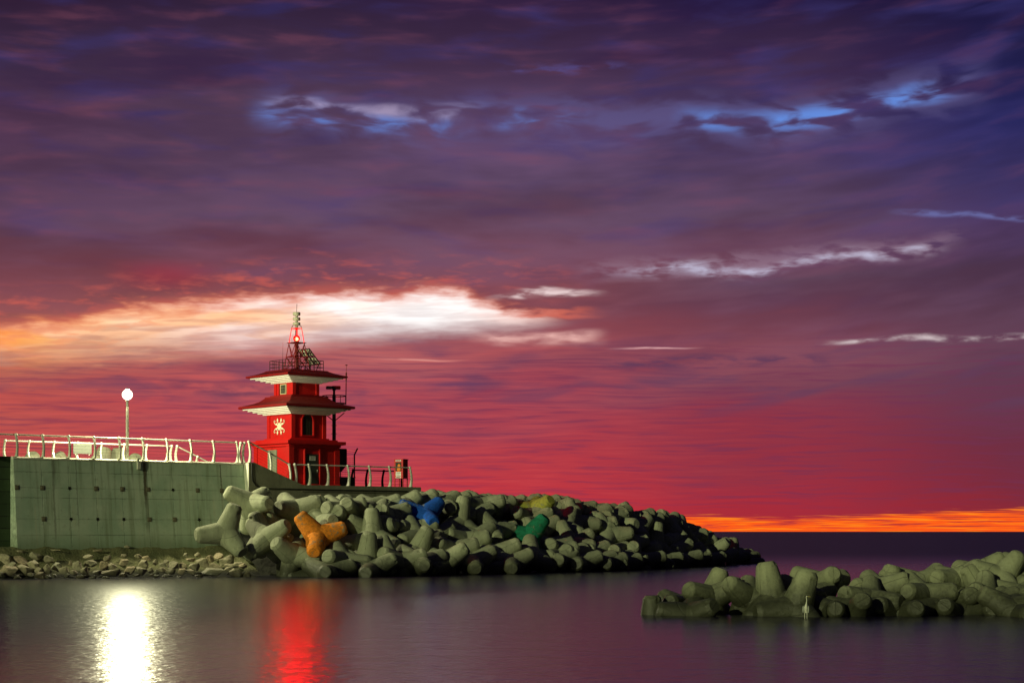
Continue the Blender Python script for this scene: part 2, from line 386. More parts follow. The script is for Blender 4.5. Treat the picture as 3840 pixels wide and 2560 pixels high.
def globe_mat(name, col, glowcol, strength, clear):        # thin frosted glass: lets the lamp inside shine through
    m = bpy.data.materials.new(name); m.use_nodes = True; m.node_tree.nodes.clear(); t = NT(m.node_tree)
    tr = t.n('ShaderNodeBsdfTransparent'); tr.inputs[0].default_value = (*col, 1); em = t.n('ShaderNodeEmission'); em.inputs[0].default_value = (*glowcol, 1); em.inputs[1].default_value = strength
    mx = t.n('ShaderNodeMixShader'); mx.inputs[0].default_value = 1-clear; o = t.n('ShaderNodeOutputMaterial')
    t.t.links.new(tr.outputs[0], mx.inputs[1]); t.t.links.new(em.outputs[0], mx.inputs[2]); t.t.links.new(mx.outputs[0], o.inputs[0]); return m
M_lamp = globe_mat('frosted_lamp_glass', (1., 1., 1.), (1., .95, .72), 5., .6)
M_beacon = globe_mat('red_beacon_glass', (1., .02, .02), (1., .006, .004), 4., .6)
M_core = glow('beacon_filament', (1., .55, .20), 300.)
def bulb(name, loc, power, col, rad, parent):
    l = bpy.data.lights.new(name, 'POINT'); l.energy = power; l.color = col; l.shadow_soft_size = rad
    o = bpy.data.objects.new(name, l); COL.objects.link(o); o.location = loc; o.parent = parent; return o

# pier wall: board-marked concrete with tie joints, drips and damp
M_wall, t = new_mat('pier_wall_concrete')
s_, t_, z_ = t.sep(t.obj)
n1 = t.noise(t.obj, .55, 5., .6); n2 = t.noise(t.obj, 4., 5., .65); n3 = t.noise(t.obj, 30., 3., .6)
drip = t.noise(t.xyz(t.mul(s_, 2.6), 0., t.mul(z_, .16)), 1., 4., .6)
PW = 1.845
fs = t.m('ABSOLUTE', t.sub(t.m('FRACT', t.add(t.div(s_, PW), .5)), .5))
jv = t.sstep(t.mul(fs, PW), .030, .012)
jz = None
for zz in (5.57, 3.63):
    q = t.sstep(t.m('ABSOLUTE', t.sub(z_, zz)), .028, .010); jz = q if jz is None else t.m('MAXIMUM', jz, q)
pour = None
for zz in (6.55, 4.95, 2.62):
    q = t.sstep(t.m('ABSOLUTE', t.sub(t.add(z_, t.mul(t.sub(n2, .5), .12)), zz)), .05, .0); pour = q if pour is None else t.m('MAXIMUM', pour, q)
c = t.mix(t.sstep(n1, .35, .68), (.54, .63, .50), (.40, .52, .40))
c = t.mix(t.mul(t.sstep(drip, .48, .70), .75), c, (.27, .32, .21))
c = t.mix(t.mul(t.sstep(drip, .42, .3), .35), c, (.58, .56, .40))
c = t.mix(t.mul(t.sstep(n2, .55, .75), .35), c, (.2, .22, .15))
c = t.mix(t.mul(pour, t.mul(t.sstep(n1, .35, .6), .55)), c, (.06, .065, .045))
for sx, wd, zb, k in ((-7.55, .16, 4.7, .85), (-8.45, .10, 6.3, .6), (-13.9, .12, 5.9, .5), (-1.85, .08, 5.0, .6), (-7.5, .2, 2.8, .45), (-14.0, .1, 2.2, .4), (-12.4, .06, 3.1, .4)):
    ww = t.mul(t.sstep(t.m('ABSOLUTE', t.sub(t.add(s_, t.mul(t.sub(n2, .5), .22)), sx)), wd, wd*.3), t.mul(t.sstep(z_, zb-.6, zb+.8), k))
    c = t.mix(ww, c, (.075, .05, .025))
c = t.mix(t.mul(t.sstep(t.add(z_, t.mul(t.sub(n1, .5), 1.6)), 2.9, 1.7), .55), c, (.13, .19, .10))
j = t.m('MAXIMUM', jv, jz)
c = t.mix(t.mul(j, t.mul(t.sstep(n2, .3, .65), .42)), c, (.03, .032, .024))
h = t.sub(t.add(t.mul(n2, .35), t.mul(n3, .12)), t.mul(j, .9))
setp(t, color=c, rough=.85, normal=t.bump(h, .5, .03))

# quay of green blocks, the wall's shade put into their dark colour
M_block, t = new_mat('shade_dark_block_concrete')
br = t.n('ShaderNodeTexBrick'); s_, t_, z_ = t.sep(t.obj)
t.put(br.inputs['Vector'], t.xyz(s_, z_)); br.inputs['Scale'].default_value = 1.; br.inputs['Brick Width'].default_value = 1.5; br.inputs['Row Height'].default_value = .76
br.inputs['Mortar Size'].default_value = .03; br.inputs['Color1'].default_value = (.05, .085, .035, 1); br.inputs['Color2'].default_value = (.03, .05, .024, 1); br.inputs['Mortar'].default_value = (.01, .012, .01, 1)
n2 = t.noise(t.obj, 2.5, 5., .6)
setp(t, color=t.mix(t.mul(t.sstep(n2, .4, .7), .6), br.outputs[0], (.03, .06, .02)), rough=.8, normal=t.bump(t.add(n2, t.mul(br.outputs[1], -1.)), .5, .04))

# rock, soil, water
M_rock, t = new_mat('rubble_stone')
rnd = t.n('ShaderNodeObjectInfo').outputs['Random']
n1 = t.noise(t.obj, 1.6, 5., .65, .4); n2 = t.noise(t.obj, 9., 5., .7)
c = t.ramp(rnd, [(0., (.36, .32, .22)), (.25, (.46, .40, .28)), (.5, (.30, .28, .20)), (.75, (.50, .39, .26)), (1., (.40, .40, .31))])
c = t.mix(t.sstep(n1, .40, .68), c, (.19, .165, .11)); c = t.mix(t.mul(t.sstep(n2, .55, .75), .5), c, (.56, .50, .37))
zz = t.add(t.sep(t.wpos)[2], t.mul(t.sub(n1, .5), .5)); w = t.sstep(zz, .62, .12)
c = t.mix(t.mul(w, .85), c, (.016, .015, .010))
setp(t, color=c, rough=t.lerp(w, 0., 1., .88, .35), normal=t.bump(t.add(n1, t.mul(n2, .5)), .7, .08))
M_soil, t = new_mat('gravelly_soil')
n1 = t.noise(t.wpos, 1.1, 5., .65); n2 = t.noise(t.wpos, 9., 5., .75); v = t.n('ShaderNodeTexVoronoi'); t.put(v.inputs['Vector'], t.wpos); v.inputs['Scale'].default_value = 7.
c = t.mix(t.sstep(n1, .4, .66), (.21, .205, .10), (.13, .14, .065)); c = t.mix(t.sstep(n2, .55, .72), c, (.34, .31, .19)); c = t.mix(t.mul(t.sstep(n2, .45, .3), .7), c, (.03, .028, .016))
zz = t.sep(t.wpos)[2]; c = t.mix(t.sstep(zz, .7, .1), c, (.012, .012, .009))
setp(t, color=c, rough=.95, normal=t.bump(t.add(t.mul(v.outputs[0], .6), n2), .9, .10))
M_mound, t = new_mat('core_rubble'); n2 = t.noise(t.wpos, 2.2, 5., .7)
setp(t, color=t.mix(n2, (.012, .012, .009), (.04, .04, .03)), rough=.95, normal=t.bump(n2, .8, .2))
M_sea, t = new_mat('sea_water')
px, py, pz = t.sep(t.wpos)
w1 = t.noise(t.xyz(t.mul(px, .30), t.mul(py, .55)), 1., 3., .55); w2 = t.noise(t.xyz(t.mul(px, 2.4), t.mul(py, 1.5), 5.), 1., 3., .6)
pat = t.noise(t.xyz(t.mul(px, .03), t.mul(py, .05), 8.), 1., 3., .5)
open_sea = t.sstep(py, 110., 260.)                    # beyond the breakwater the swell is rougher
amp = t.mul(t.lerp(pat, .3, .7, WATER_BUMP*.8, WATER_BUMP*1.2), t.lerp(open_sea, 0., 1., 1., 2.5))
setp(t, color=(.012, .008, .034), rough=t.lerp(open_sea, 0., 1., WATER_ROUGH, .42), ior=WATER_IOR, normal=t.bump(t.add(t.mul(w1, .8), t.mul(w2, .5)), 1., amp))

# ------------------------------------------------------------------ sea and shore
m = MB(); Rr = 60000.; m.addv([(-Rr, -400, 0), (Rr, -400, 0), (Rr, Rr, 0), (-Rr, Rr, 0)], [(0, 1, 2, 3)])
tag(m.build('sea', M_sea), kind='structure')
OX, OY = -18.1, 126.0
PO = Vector((OX, OY, 0))
def P(s, t, z=0.): return PO + U*s + V*t + Vector((0, 0, z))
F_, CXD, YHD, HC = 4287., 1176., 1220., 2.85
def s_at(xd, t):                                       # where a bearing crosses the pier line at offset t
    r = (xd-CXD)/F_; b = PO + V*t
    return (r*b.y-b.x)/(U.x-r*U.y)
def interp(x, xs, ys):
    if x <= xs[0]: return ys[0]
    for i in range(len(xs)-1):
        if x <= xs[i+1]: return ys[i]+(ys[i+1]-ys[i])*(x-xs[i])/(xs[i+1]-xs[i])
    return ys[-1]
def shore(s):                                          # waterline offset from the wall, in front of it
    return interp(s, [-30, -16.6, -8, 0, 4], [-3.0, -3.2, -4.6, -6.0, -6.6])
def bank_z(s, t):
    w = shore(s); q = (t-w)/(-.55-w)
    return -.1 + 1.85*q if q < 1 else 1.75
m = MB(); ns, nt = 150, 46
vs = []; fs = []
for i in range(ns+1):
    s = -27+36*i/ns
    for k in range(nt+1):
        w = shore(s); t = (w-3)+(.4-(w-3))*k/nt
        z = bank_z(s, t) if t < -.9 else 1.75
        q = (t-w)/(-.55-w); z = max(-1.6, -.15+2.0*q-.30*math.sin(math.pi*q) if 0 <= q <= 1 else (-.1+q*3 if q < 0 else 1.85))
        p = P(s, t)
        z += .16*mnoise.fractal(Vector((p.x*.9, p.y*.9, 0)), 1., 2., 4) + .05*mnoise.noise(Vector((p.x*5, p.y*5, 2)))
        vs.append((p.x, p.y, z))
for i in range(ns):
    for k in range(nt):
        a = i*(nt+1)+k; fs.append((a, a+1, a+nt+2, a+nt+1))
m.addv(vs, fs); tag(m.build('ground', M_soil, smooth=True), kind='structure')
def mound(name, pts, top, width):                      # low rubble core under the armour blocks
    m = MB(); vs = []; fs = []; n = 14
    L = len(pts)
    for i, p in enumerate(pts):
        a = Vector(pts[max(0, i-1)]); b = Vector(pts[min(L-1, i+1)]); dd = (b-a).normalized(); nn = Vector((-dd.y, dd.x))
        for k in range(n+1):
            q = -1+2*k/n; h = top[i]*(1-abs(q)**1.6)*1.0 - 1.5*abs(q)
            c = Vector(p)+nn*(q*width[i]); z = h+.35*mnoise.noise(Vector((c.x*.6, c.y*.6, 0)))
            vs.append((c.x, c.y, z))
    for i in range(L-1):
        for k in range(n):
            a = i*(n+1)+k; fs.append((a, a+1, a+n+2, a+n+1))
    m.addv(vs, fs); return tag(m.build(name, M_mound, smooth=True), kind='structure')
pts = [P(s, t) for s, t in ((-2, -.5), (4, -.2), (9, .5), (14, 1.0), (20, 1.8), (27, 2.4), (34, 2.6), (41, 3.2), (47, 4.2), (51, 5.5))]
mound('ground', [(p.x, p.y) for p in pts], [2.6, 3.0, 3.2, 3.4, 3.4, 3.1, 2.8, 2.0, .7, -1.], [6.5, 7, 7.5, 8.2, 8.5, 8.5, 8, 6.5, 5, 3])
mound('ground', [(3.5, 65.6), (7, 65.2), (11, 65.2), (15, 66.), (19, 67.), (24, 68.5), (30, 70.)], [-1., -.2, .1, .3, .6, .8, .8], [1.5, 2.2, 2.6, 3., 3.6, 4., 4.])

# ------------------------------------------------------------------ pier walls and decks
m = MB()
def decks(s0, s1, t0, t1, z0, z1, mat, name):
    m = MB(); c = P((s0+s1)/2, (t0+t1)/2, (z0+z1)/2); m.box(c, (s1-s0, t1-t0, z1-z0), Matrix.Rotation(TH, 3, 'Z')); return tag(m.build(name, mat), kind='structure')
decks(-60, .3, .85, 5.6, -2, 7.30, M_deck, 'pavement')
decks(.33, 14.3, .05, 7.2, -2, 6.02, M_deck, 'pavement')
root = thing('pier_wall', 'tall olive concrete pier wall with square panels and rust drips', 'wall', PO, TH)
m = MB(); m.prism([(-.72, .6), (.8, .6), (.8, 7.33), (0, 7.33)], lambda a, b: (-16.6, a, b), lambda a, b: (0, a, b)); m.build('wall_face', M_wall, root)
m = MB(); m.prism([(-.03, 7.33), (.9, 7.33), (.9, 7.50), (.42, 7.50), (.06, 7.44), (-.03, 7.40)], lambda a, b: (-16.6, a, b), lambda a, b: (0, a, b)); m.build('coping', M_cop, root)
def wall_t(z): return -.72*(7.33-z)/6.73
tilt_w = Matrix.Rotation(math.atan(.72/6.73), 3, 'X')
plates = [(1, 5.57), (3, 5.57), (4, 5.57), (5, 5.57), (7, 5.57), (8, 5.57), (1, 3.63), (5, 3.63), (6, 3.63), (9, 5.57)]
holes = [(2, 5.57), (6, 5.57), (2, 3.63), (3, 3.63), (4, 3.63), (7, 3.63)]
me_pl = None
for k, z in plates:
    if me_pl is None:
        q = MB(); q.rings([(.15, 0), (.15, .02), (.095, .024), (.085, .04)]); q.v = [(x, -zz, y) for x, y, zz in q.v]; me_pl = q.mesh('anchor_plate', M_rust, bevel=.006)
    o = link('anchor_plate', me_pl, root); o.location = (-16.6+PW*k if k < 9 else -16.45, wall_t(z), z); o.rotation_euler = (-math.atan(.72/6.73)*1., 0, 0)
me_h = None
for k, z in holes:
    if me_h is None:
        q = MB(); poly = [((.15 if i % 2 else .085)*math.cos(i*math.pi/5+.3), (.15 if i % 2 else .085)*math.sin(i*math.pi/5+.3)) for i in range(10)]
        q.prism(poly, lambda a, b: (a, .05, b), lambda a, b: (a, -.012, b)); me_h = q.mesh('anchor_hole', M_hole)
    o = link('anchor_hole', me_h, root); o.location = (-16.6+PW*k, wall_t(z), z); o.rotation_euler = (-math.atan(.72/6.73), 0, .0)
m = MB(); m.box((-8.0, -.12, 7.1), (.24, .16, .46)); m.box((-8.05, -.08, 7.46), (.16, .24, .3)); m.build('junction_box', M_rail, root, bevel=.02)

root = thing('ramp_wall', 'dark concrete parapet stepping down a ramp in front of the red lighthouse', 'wall', PO, TH)
m = MB(); SE = 14.55
m.prism([(0.003, -1), (SE, -1), (SE, 6.05), (4.35, 6.05), (.45, 7.5), (.003, 7.5)], lambda a, b: (a, -.62, b), lambda a, b: (a, .02, b)); m.build('wall_face', M_lower, root, bevel=.02)
m = MB(); m.box((9.4, -.65, 5.62), (10.3, .055, .05)); m.build('ledge', M_lower, root)
m = MB(); m.tube([(.22, -.66, 7.45), (.2, -.67, 6.7), (.26, -.67, 6.25), (.6, -.67, 5.9), (1.2, -.67, 5.76), (6, -.68, 5.74), (13.2, -.68, 5.74), (14.2, -.68, 5.4), (14.6, -.66, 5.2)], .035, 8); m.build('conduit', M_black, root, True)
m = MB(); m.box((.0, -.33, 5.), (.004, .55, 4.9)); m.v = [(x-.004, y, z) for x, y, z in m.v]; m.build('lamplit_end_face', M_cop, root)  # end of the ramp wall, lamplight put into its paler colour

root = thing('block_wall', 'dark green wall of stacked blocks at the corner of the pier', 'wall', P(-16.61, 0), TH)
m = MB(); m.box((-7.0, 1.5, 3.2), (14., 2.2, 8.4)); m.build('wall_face', M_block, root)
m = MB(); m.box((-7.0, 1.5, 7.45), (14., 2.24, .1)); m.build('coping', M_block, root)

# ------------------------------------------------------------------ railings of curved steel posts
def post_mesh(h, name='post', mat=None):
    zs = [0, .06, .2, .4, .6, .8, .93, 1.0]; wd = [.34, .28, .21, .175, .16, .15, .15, .16]
    c = lambda f: -.17*math.sin(math.pi*min(1, f*1.0)**.9) + .07*f
    pl = [(c(f)-w/2, f*h) for f, w in zip(zs, wd)] + [(c(f)+w/2, f*h) for f, w in zip(zs[::-1], wd[::-1])]
    q = MB(); q.prism(pl, lambda a, b: (-.05, a, b), lambda a, b: (.05, a, b)); q.ball((0, c(1.), h), .105, 12, 8)
    q.box((0, c(0), .012), (.2, .34, .03))
    return q.mesh(name, mat or M_rail, smooth=False, bevel=.008), c
def railing(label, pts, h, flip=False, cables=6, mat=None, turn=None, rail_r=.05, endrail=True):
    root = thing('railing', label, 'railing', PO, TH)
    me, c = post_mesh(h, 'post', mat); sg = -1 if flip else 1
    for p in pts:
        o = link('post', me, root); o.location = p; o.rotation_euler = (0, 0, (math.pi if flip else 0) if turn is None else turn)
    a = (math.pi if flip else 0) if turn is None else turn
    off = lambda f: Vector((-math.sin(a)*c(f), math.cos(a)*c(f), f*h))
    m = MB(); m.tube([Vector(p)+off(1.0) for p in pts], rail_r, 10); m.build('handrail', mat or M_rail, root, True)
    for k in range(cables):
        f = .12+.74*k/(cables-1)
        m = MB(); m.tube([Vector(p)+off(f) for p in pts], .0055, 5); m.build('cable', M_dark, root, True)
    return root
ZT = 7.49
fx = [-24, 37.6, 98.5, 158.4, 216.5, 273.9, 327.9, 383, 437.5, 490, 544.4]
railing('pale curved-post railing along the edge of the tall pier wall', [(s_at(x, .2), .2, ZT) for x in fx], 1.36)
bx = [11.1, 66.3, 123.7, 177.6, 232, 284.5, 336.5, 393.4]
railing('low pale railing on the seaward side behind the street lamp', [(s_at(x, 5.0), 5.0, 7.62) for x in bx], 1.08, True, 5)
sd = [s_at(x, 5.0) for x in (405.7, 452.7, 480)]
railing('short pale railing sloping down on the seaward side past the lamp', [(sd[0], 5.0, 7.62), (sd[1], 5.0, 6.95), (sd[2], 5.0, 6.55)], 1.08, True, 3)
railing('pair of pale posts closing the end of the pier railing', [(s_at(552, .75), .75, ZT), (s_at(560.5, .75), .75, ZT)], 1.36, True, 3)
railing('sloping railing on the ramp in front of the lighthouse', [(s_at(x, -.4), -.4, z) for x, z in ((572.6, 7.49), (620.3, 6.80), (665.2, 6.05))], 1.40, False, 6, M_steel)
lf = [678.2, 710, 751.9, 799.6, 848.7, 895, 942.7]
railing('shiny curved-post railing on the low parapet below the lighthouse door', [(s_at(x, -.3), -.3, 6.05) for x in lf], 1.40, False, 6, M_steel)
lb = [809.7, 843, 880.5, 925]
railing('dark railing on the far edge of the lower platform', [(s_at(x, 6.4), 6.4, 6.03) for x in lb], 1.40, True, 5, M_dark)
# grey board hung on the seaward railing
s0 = s_at(191, 4.8); root = thing('sign_board', 'plain grey metal board fixed to the seaward railing', 'sign', P(s0, 4.9, 7.95), TH)
m = MB(); m.box((0, 0, .40), (1.32, .03, .72)); m.build('board', M_board, root, bevel=.008)
m = MB(); m.box((-.5, .03, .4), (.05, .04, .86)); m.box((.5, .03, .4), (.05, .04, .86)); m.build('bracket', M_steel, root)

# ------------------------------------------------------------------ street lamp on the pier
sl = s_at(292.5, .95); LP = P(sl, .95, 7.30)
root = thing('street_lamp', 'lit white globe lamp on a slim pole on the pier', 'street lamp', LP, TH)
m = MB(); m.box((0, 0, .06), (.42, .42, .12)); m.build('base', M_cop, root, bevel=.02)
m = MB(); m.lathe([(.16, .12), (.16, .2), (.105, .26), (.095, 3.2), (.08, 4.05), (.12, 4.07), (.12, 4.12)], 16); m.build('pole', M_lampp, root, True)
m = MB(); m.ball((0, 0, 4.44), .34, 28, 18); m.build('globe', M_lamp, root, True); bulb('lamp_bulb', (0, 0, 4.42), LAMP, (1., .95, .58), .16, root)
m = MB(); m.lathe([(.13, 4.80), (.12, 4.83), (.04, 4.88)], 16); m.build('cap', M_lampp, root, True)

# ------------------------------------------------------------------ red pagoda lighthouse
CT = Vector((-15.44, 133.8, 0)); YT = R(42)
lh_root = thing('lighthouse', 'red two-roofed pagoda lighthouse with white stepped eaves and red beacon', 'lighthouse', CT+Vector((0, 0, 6.03)), YT)
class TB(MB):                                         # tower coordinates use true height above water
    def build(s, name, mat, parent=None, smooth=False, bevel=0.0):
        s.v = [(x, y, z-6.03) for x, y, z in s.v]; return MB.build(s, name, mat, parent if parent is not None else lh_root, smooth, bevel)
def storey(name, w, z0, z1, pil, rec, mat):
    h = w/2; a = h-pil; r = h-rec
    one = [(-h, -h), (-a, -h), (-a, -r), (a, -r), (a, -h)]
    poly = []
    for k in range(4):
        cs, sn = math.cos(k*math.pi/2), math.sin(k*math.pi/2); poly += [(x*cs-y*sn, x*sn+y*cs) for x, y in one]
    m = TB(); m.prism(poly, lambda p, q: (p, q, z0), lambda p, q: (p, q, z1)); return m.build(name, mat)
storey('base_storey', 4.4, 6.0, 9.02, .42, .10, M_red)
m = TB(); m.rings([(2.24, 5.95), (2.24, 6.18), (2.19, 6.22)]); m.build('plinth', M_red)
m = TB(); m.rings([(2.26, 8.84), (2.26, 8.98), (2.52, 9.03), (2.52, 9.25), (2.1, 9.27), (2.1, 9.37), (1.66, 9.38), (1.66, 9.48)]); m.build('cornice', M_red)
storey('middle_storey', 3.04, 9.45, 11.18, .32, .09, M_red)
def corbel(name, h0, h1, z0, z1, n=5):
    rs = []
    for k in range(n):
        h = h0+(h1-h0)*k/(n-1); za = z0+(z1-z0)*k/n; zb = z0+(z1-z0)*(k+1)/n
        rs += [(h-.03, za), (h, za+.012), (h, zb-.012)]
    m = TB(); m.rings(rs); return m.build(name, M_white)
corbel('lower_eave_corbel', 1.74, 2.76, 11.15, 11.60)
m = TB(); m.rings([(2.80, 11.597), (2.96, 11.60), (3.0, 11.66), (2.98, 11.77), (2.62, 11.86), (2.2, 11.99), (1.88, 12.15), (1.66, 12.36), (1.62, 12.38), (1.62, 12.46), (1.36, 12.47), (1.36, 12.55)]); m.build('lower_roof', M_roof)
storey('upper_storey', 2.32, 12.50, 13.44, .27, .07, M_red)
corbel('upper_eave_corbel', 1.32, 2.38, 13.41, 13.81)
m = TB(); m.rings([(2.42, 13.807), (2.56, 13.81), (2.62, 13.86), (2.60, 13.95), (2.3, 14.02), (1.95, 14.13), (1.68, 14.25), (1.56, 14.33)]); m.build('upper_roof', M_roof)
# door with portal and notice on the seaward-facing side (-y), grey door on the quay side (-x)
m = TB(); xo = -.22
m.box((xo-.66, -2.18, 7.45), (.10, .14, 2.7)); m.box((xo+.66, -2.18, 7.45), (.10, .14, 2.7)); m.box((xo, -2.18, 8.78), (1.42, .14, .12)); m.build('door_surround', M_red)
m = TB(); m.box((xo+.05, -2.125, 7.24), (1.06, .07, 2.14)); d_ = m.build('door', M_door, bevel=.01)
m = TB(); m.box((xo+.05, -2.172, 8.02), (.50, .02, .30)); pl = m.build('notice', M_white, d_)
m = TB()
for r_, (z, l_) in enumerate(((8.10, .40), (8.02, .36), (7.94, .40))):
    x = -l_/2
    while x < l_/2-.03: 
        ww = random.uniform(.03, .06); m.box((xo+.05+x+ww/2, -2.184, z), (ww*.8, .004, .035)); x += ww
m.build('lettering', M_black, d_)
m = TB(); m.box((xo+.46, -2.18, 7.15), (.04, .06, .16)); m.build('handle', M_steel, d_)
m = TB(); m.box((-2.12, -.05, 7.5), (.08, 1.1, 2.25)); m.build('side_door', M_gdoor, bevel=.01)
# arched window, middle storey
def arch(w, h, n=14):
    r = w/2; return [(-r, 0), (r, 0)] + [(r*math.cos(math.pi*i/n), h-r+r*math.sin(math.pi*i/n)) for i in range(n+1)]
m = TB(); o_ = arch(1.14, 1.62); i_ = arch(.92, 1.50); n_ = len(o_)
ax, az = -.10, 9.62
vs = [(ax+a, -1.53, az+b) for a, b in o_] + [(ax+a, -1.53, az+.06+b) for a, b in i_] + [(ax+a, -1.40, az+b) for a, b in o_] + [(ax+a, -1.40, az+.06+b) for a, b in i_]
fs = []
for i in range(n_):
    j2 = (i+1) % n_
    fs += [(i, j2, n_+j2, n_+i), (2*n_+i, 3*n_+i, 3*n_+j2, 2*n_+j2), (n_+i, n_+j2, 3*n_+j2, 3*n_+i), (i, 2*n_+i, 2*n_+j2, j2)]
m.addv(vs, fs); fr_ = m.build('arched_window', M_red)
m = TB(); m.prism(i_, lambda a, b: (ax+a, -1.455, az+.06+b), lambda a, b: (ax+a, -1.42, az+.06+b)); m.build('pane', M_glass, fr_)
m = TB()
for k in range(1, 4): m.box((ax-.46+.23*k, -1.462, az+.72), (.018, .02, 1.25))
for k in range(1, 6): m.box((ax, -1.464, az+.06+.23*k), (.9, .02, .018))
m.build('glazing_bar', M_dark, fr_)
# small square windows, upper storey
for rz in (0., ):
    m = TB(); wz = 12.98; wy = .02
    for dy, dz, sy, sz in ((-.33, 0, .06, .72), (.33, 0, .06, .72), (0, .33, .60, .06), (0, -.33, .60, .06)): m.box((-1.115, wy+dy, wz+dz), (.09, sy, sz))
    f2 = m.build('square_window', M_bcream)
    m = TB(); m.box((-1.095, wy, wz), (.04, .60, .60)); m.build('pane', M_glass, f2)
    m = TB()
    for q in (-.1, .1): m.box((-1.118, wy+q, wz), (.012, .016, .6)); m.box((-1.119, wy, wz+q), (.012, .6, .016))
    m.build('glazing_bar', M_gdoor, f2)
    m = TB(); m.box((-1.12, wy+.52, wz-.03), (.07, .07, .84)); m.build('downpipe', M_roof)
# white flower relief on the quay side of the middle storey
m = TB(); fxp, cz, cy = -1.44, 10.32, .05
def rp(a, b, dd=0.): return (fxp-.03-dd, cy-a, cz+b)
for k in range(7):
    an_ = k*math.pi/3+.5; rr = 0 if k == 6 else .15
    m.ball(rp(rr*math.cos(an_), rr*math.sin(an_)), .115, 12, 8, (.45, 1, 1))
for sx in (-1, 1):
    for sz in (-1, 1):
        m.tube([rp(.10*sx, .2*sz), rp(.17*sx, .28*sz), rp(.21*sx, .36*sz)], [.04, .03, .028], 8)
        m.lathe([(.03, 0), (.085, .05), (.088, .10), (.05, .18), (.008, .25)], 12, rp(.22*sx, .34*sz), Matrix(((.4, 0, 0), (0, 1, 0), (0, 0, sz))))
        m.tube([rp(.2*sx, .10*sz), rp(.34*sx, .12*sz), rp(.46*sx, .16*sz), rp(.58*sx, .24*sz), rp(.64*sx, .36*sz), rp(.59*sx, .45*sz), rp(.51*sx, .43*sz), rp(.50*sx, .36*sz), rp(.54*sx, .345*sz)], [.05, .04, .032, .027, .024, .022, .022, .02, .024], 8)
        m.ball(rp(.35*sx, .19*sz), .085, 10, 8, (.45, 1.15, .8))
m.build('flower_relief', M_gold, smooth=True)
# roof-top guard rail
gr = TB(); hh = 1.37
ends = [(-hh, -hh), (hh, -hh), (hh, hh), (-hh, hh)]
for i in range(4):
    a = Vector((*ends[i], 0)); b = Vector((*ends[(i+1) % 4], 0))
    for zz in (14.58, 14.82, 15.05): gr.tube([a+Vector((0, 0, zz)), b+Vector((0, 0, zz))], .02, 6)
    for k in range(7):
        p = a.lerp(b, k/7); gr.tube([p+Vector((0, 0, 14.2)), p+Vector((0, 0, 15.05))], .024 if k == 0 else .016, 6)
gr.build('guard_rail', M_dark)
# lattice beacon mast
ml = TB()
def leg(sx, sy): return [Vector((sx*.68, sy*.68, 14.3)), Vector((sx*.39, sy*.39, 16.35)), Vector((sx*.26, sy*.26, 17.38)), Vector((sx*.2, sy*.2, 17.62))]
for sx in (-1, 1):
    for sy in (-1, 1):
        ml.tube(leg(sx, sy), [.032, .028, .024, .022], 8)
def lev(z): return .68-(z-14.3)*(.68-.39)/2.05
for (za, zb) in ((14.35, 15.35), (15.35, 16.3)):
    for i in range(4):
        c0 = [(-1, -1), (1, -1), (1, 1), (-1, 1)]; p, q = c0[i], c0[(i+1) % 4]
        A_ = lev(za); B_ = lev(zb)
        mid_ = Vector(((p[0]+q[0])/2*.5*(A_+B_)/1, (p[1]+q[1])/2*.5*(A_+B_)/1, (za+zb)/2 if za < 15 else za+.05))
        for r_ in (p, q):
            ml.tube([Vector((r_[0]*B_, r_[1]*B_, zb)), mid_], .026, 6); ml.tube([Vector((r_[0]*A_, r_[1]*A_, za)), mid_], .022, 6)
for zz in (15.35,):
    A_ = lev(zz); c0 = [(-1, -1), (1, -1), (1, 1), (-1, 1), (-1, -1)]; ml.tube([Vector((a*A_, b*A_, zz)) for a, b in c0], .02, 6)
ml.build('lattice_mast', M_roof)
m = TB(); m.tube([(-.09, -.06, 14.3), (-.09, -.06, 16.35)], .05, 8); m.tube([(.12, .06, 14.3), (.12, .06, 16.35)], .06, 8); m.build('riser_pipe', M_roof)
m = TB(); m.rings([(.50, 16.33), (.50, 16.37)]); m.build('lamp_platform', M_roof)  # plate made wider than the mast to keep beacon light off the roof
m = TB(); m.rings([(.26, 17.37), (.26, 17.40)]); m.build('top_plate', M_roof)
m = TB(); m.tube([(-.06, -.04, 16.86), (-.06, -.04, 17.4)], .05, 8); m.build('lamp_hanger', M_roof)
m = TB(); m.lathe([(.12, 16.38), (.17, 16.42), (.17, 16.50)], 16); m.build('beacon_base', M_dark)
m = TB(); m.lathe([(.16, 16.50), (.23, 16.57), (.25, 16.70), (.21, 16.82), (.08, 16.90)], 24); bl_ = m.build('beacon_lens', M_beacon, smooth=True); bulb('beacon_bulb', (0, 0, 16.80-6.03), BEACON, (1., .002, .012), .07, lh_root)
m = TB(); m.ball((0, 0, 16.63), .13, 14, 10); m.build('bulb', M_core, bl_, True)
m = TB(); m.lathe([(.09, 17.40), (.09, 17.60), (.25, 17.62), (.27, 17.65), (.27, 17.79), (.25, 17.81), (.09, 17.82), (.09, 17.95), (.25, 17.96), (.27, 17.99), (.27, 18.14), (.25, 18.17), (.09, 18.17), (.09, 18.30), (.25, 18.31), (.27, 18.34), (.27, 18.51), (.25, 18.54), (.05, 18.55)], 24); m.build('radar_antenna', M_disc, smooth=True)
m = TB(); m.tube([(0, 0, 18.5), (.02, -.01, 19.15)], .016, 6); m.build('lightning_rod', M_dark)
m = TB(); m.tube([(-1.0, .3, 14.3), (-1.0, .3, 15.2), (-.98, .3, 16.35)], [.02, .012, .006], 6); m.build('whip_antenna', M_dark)
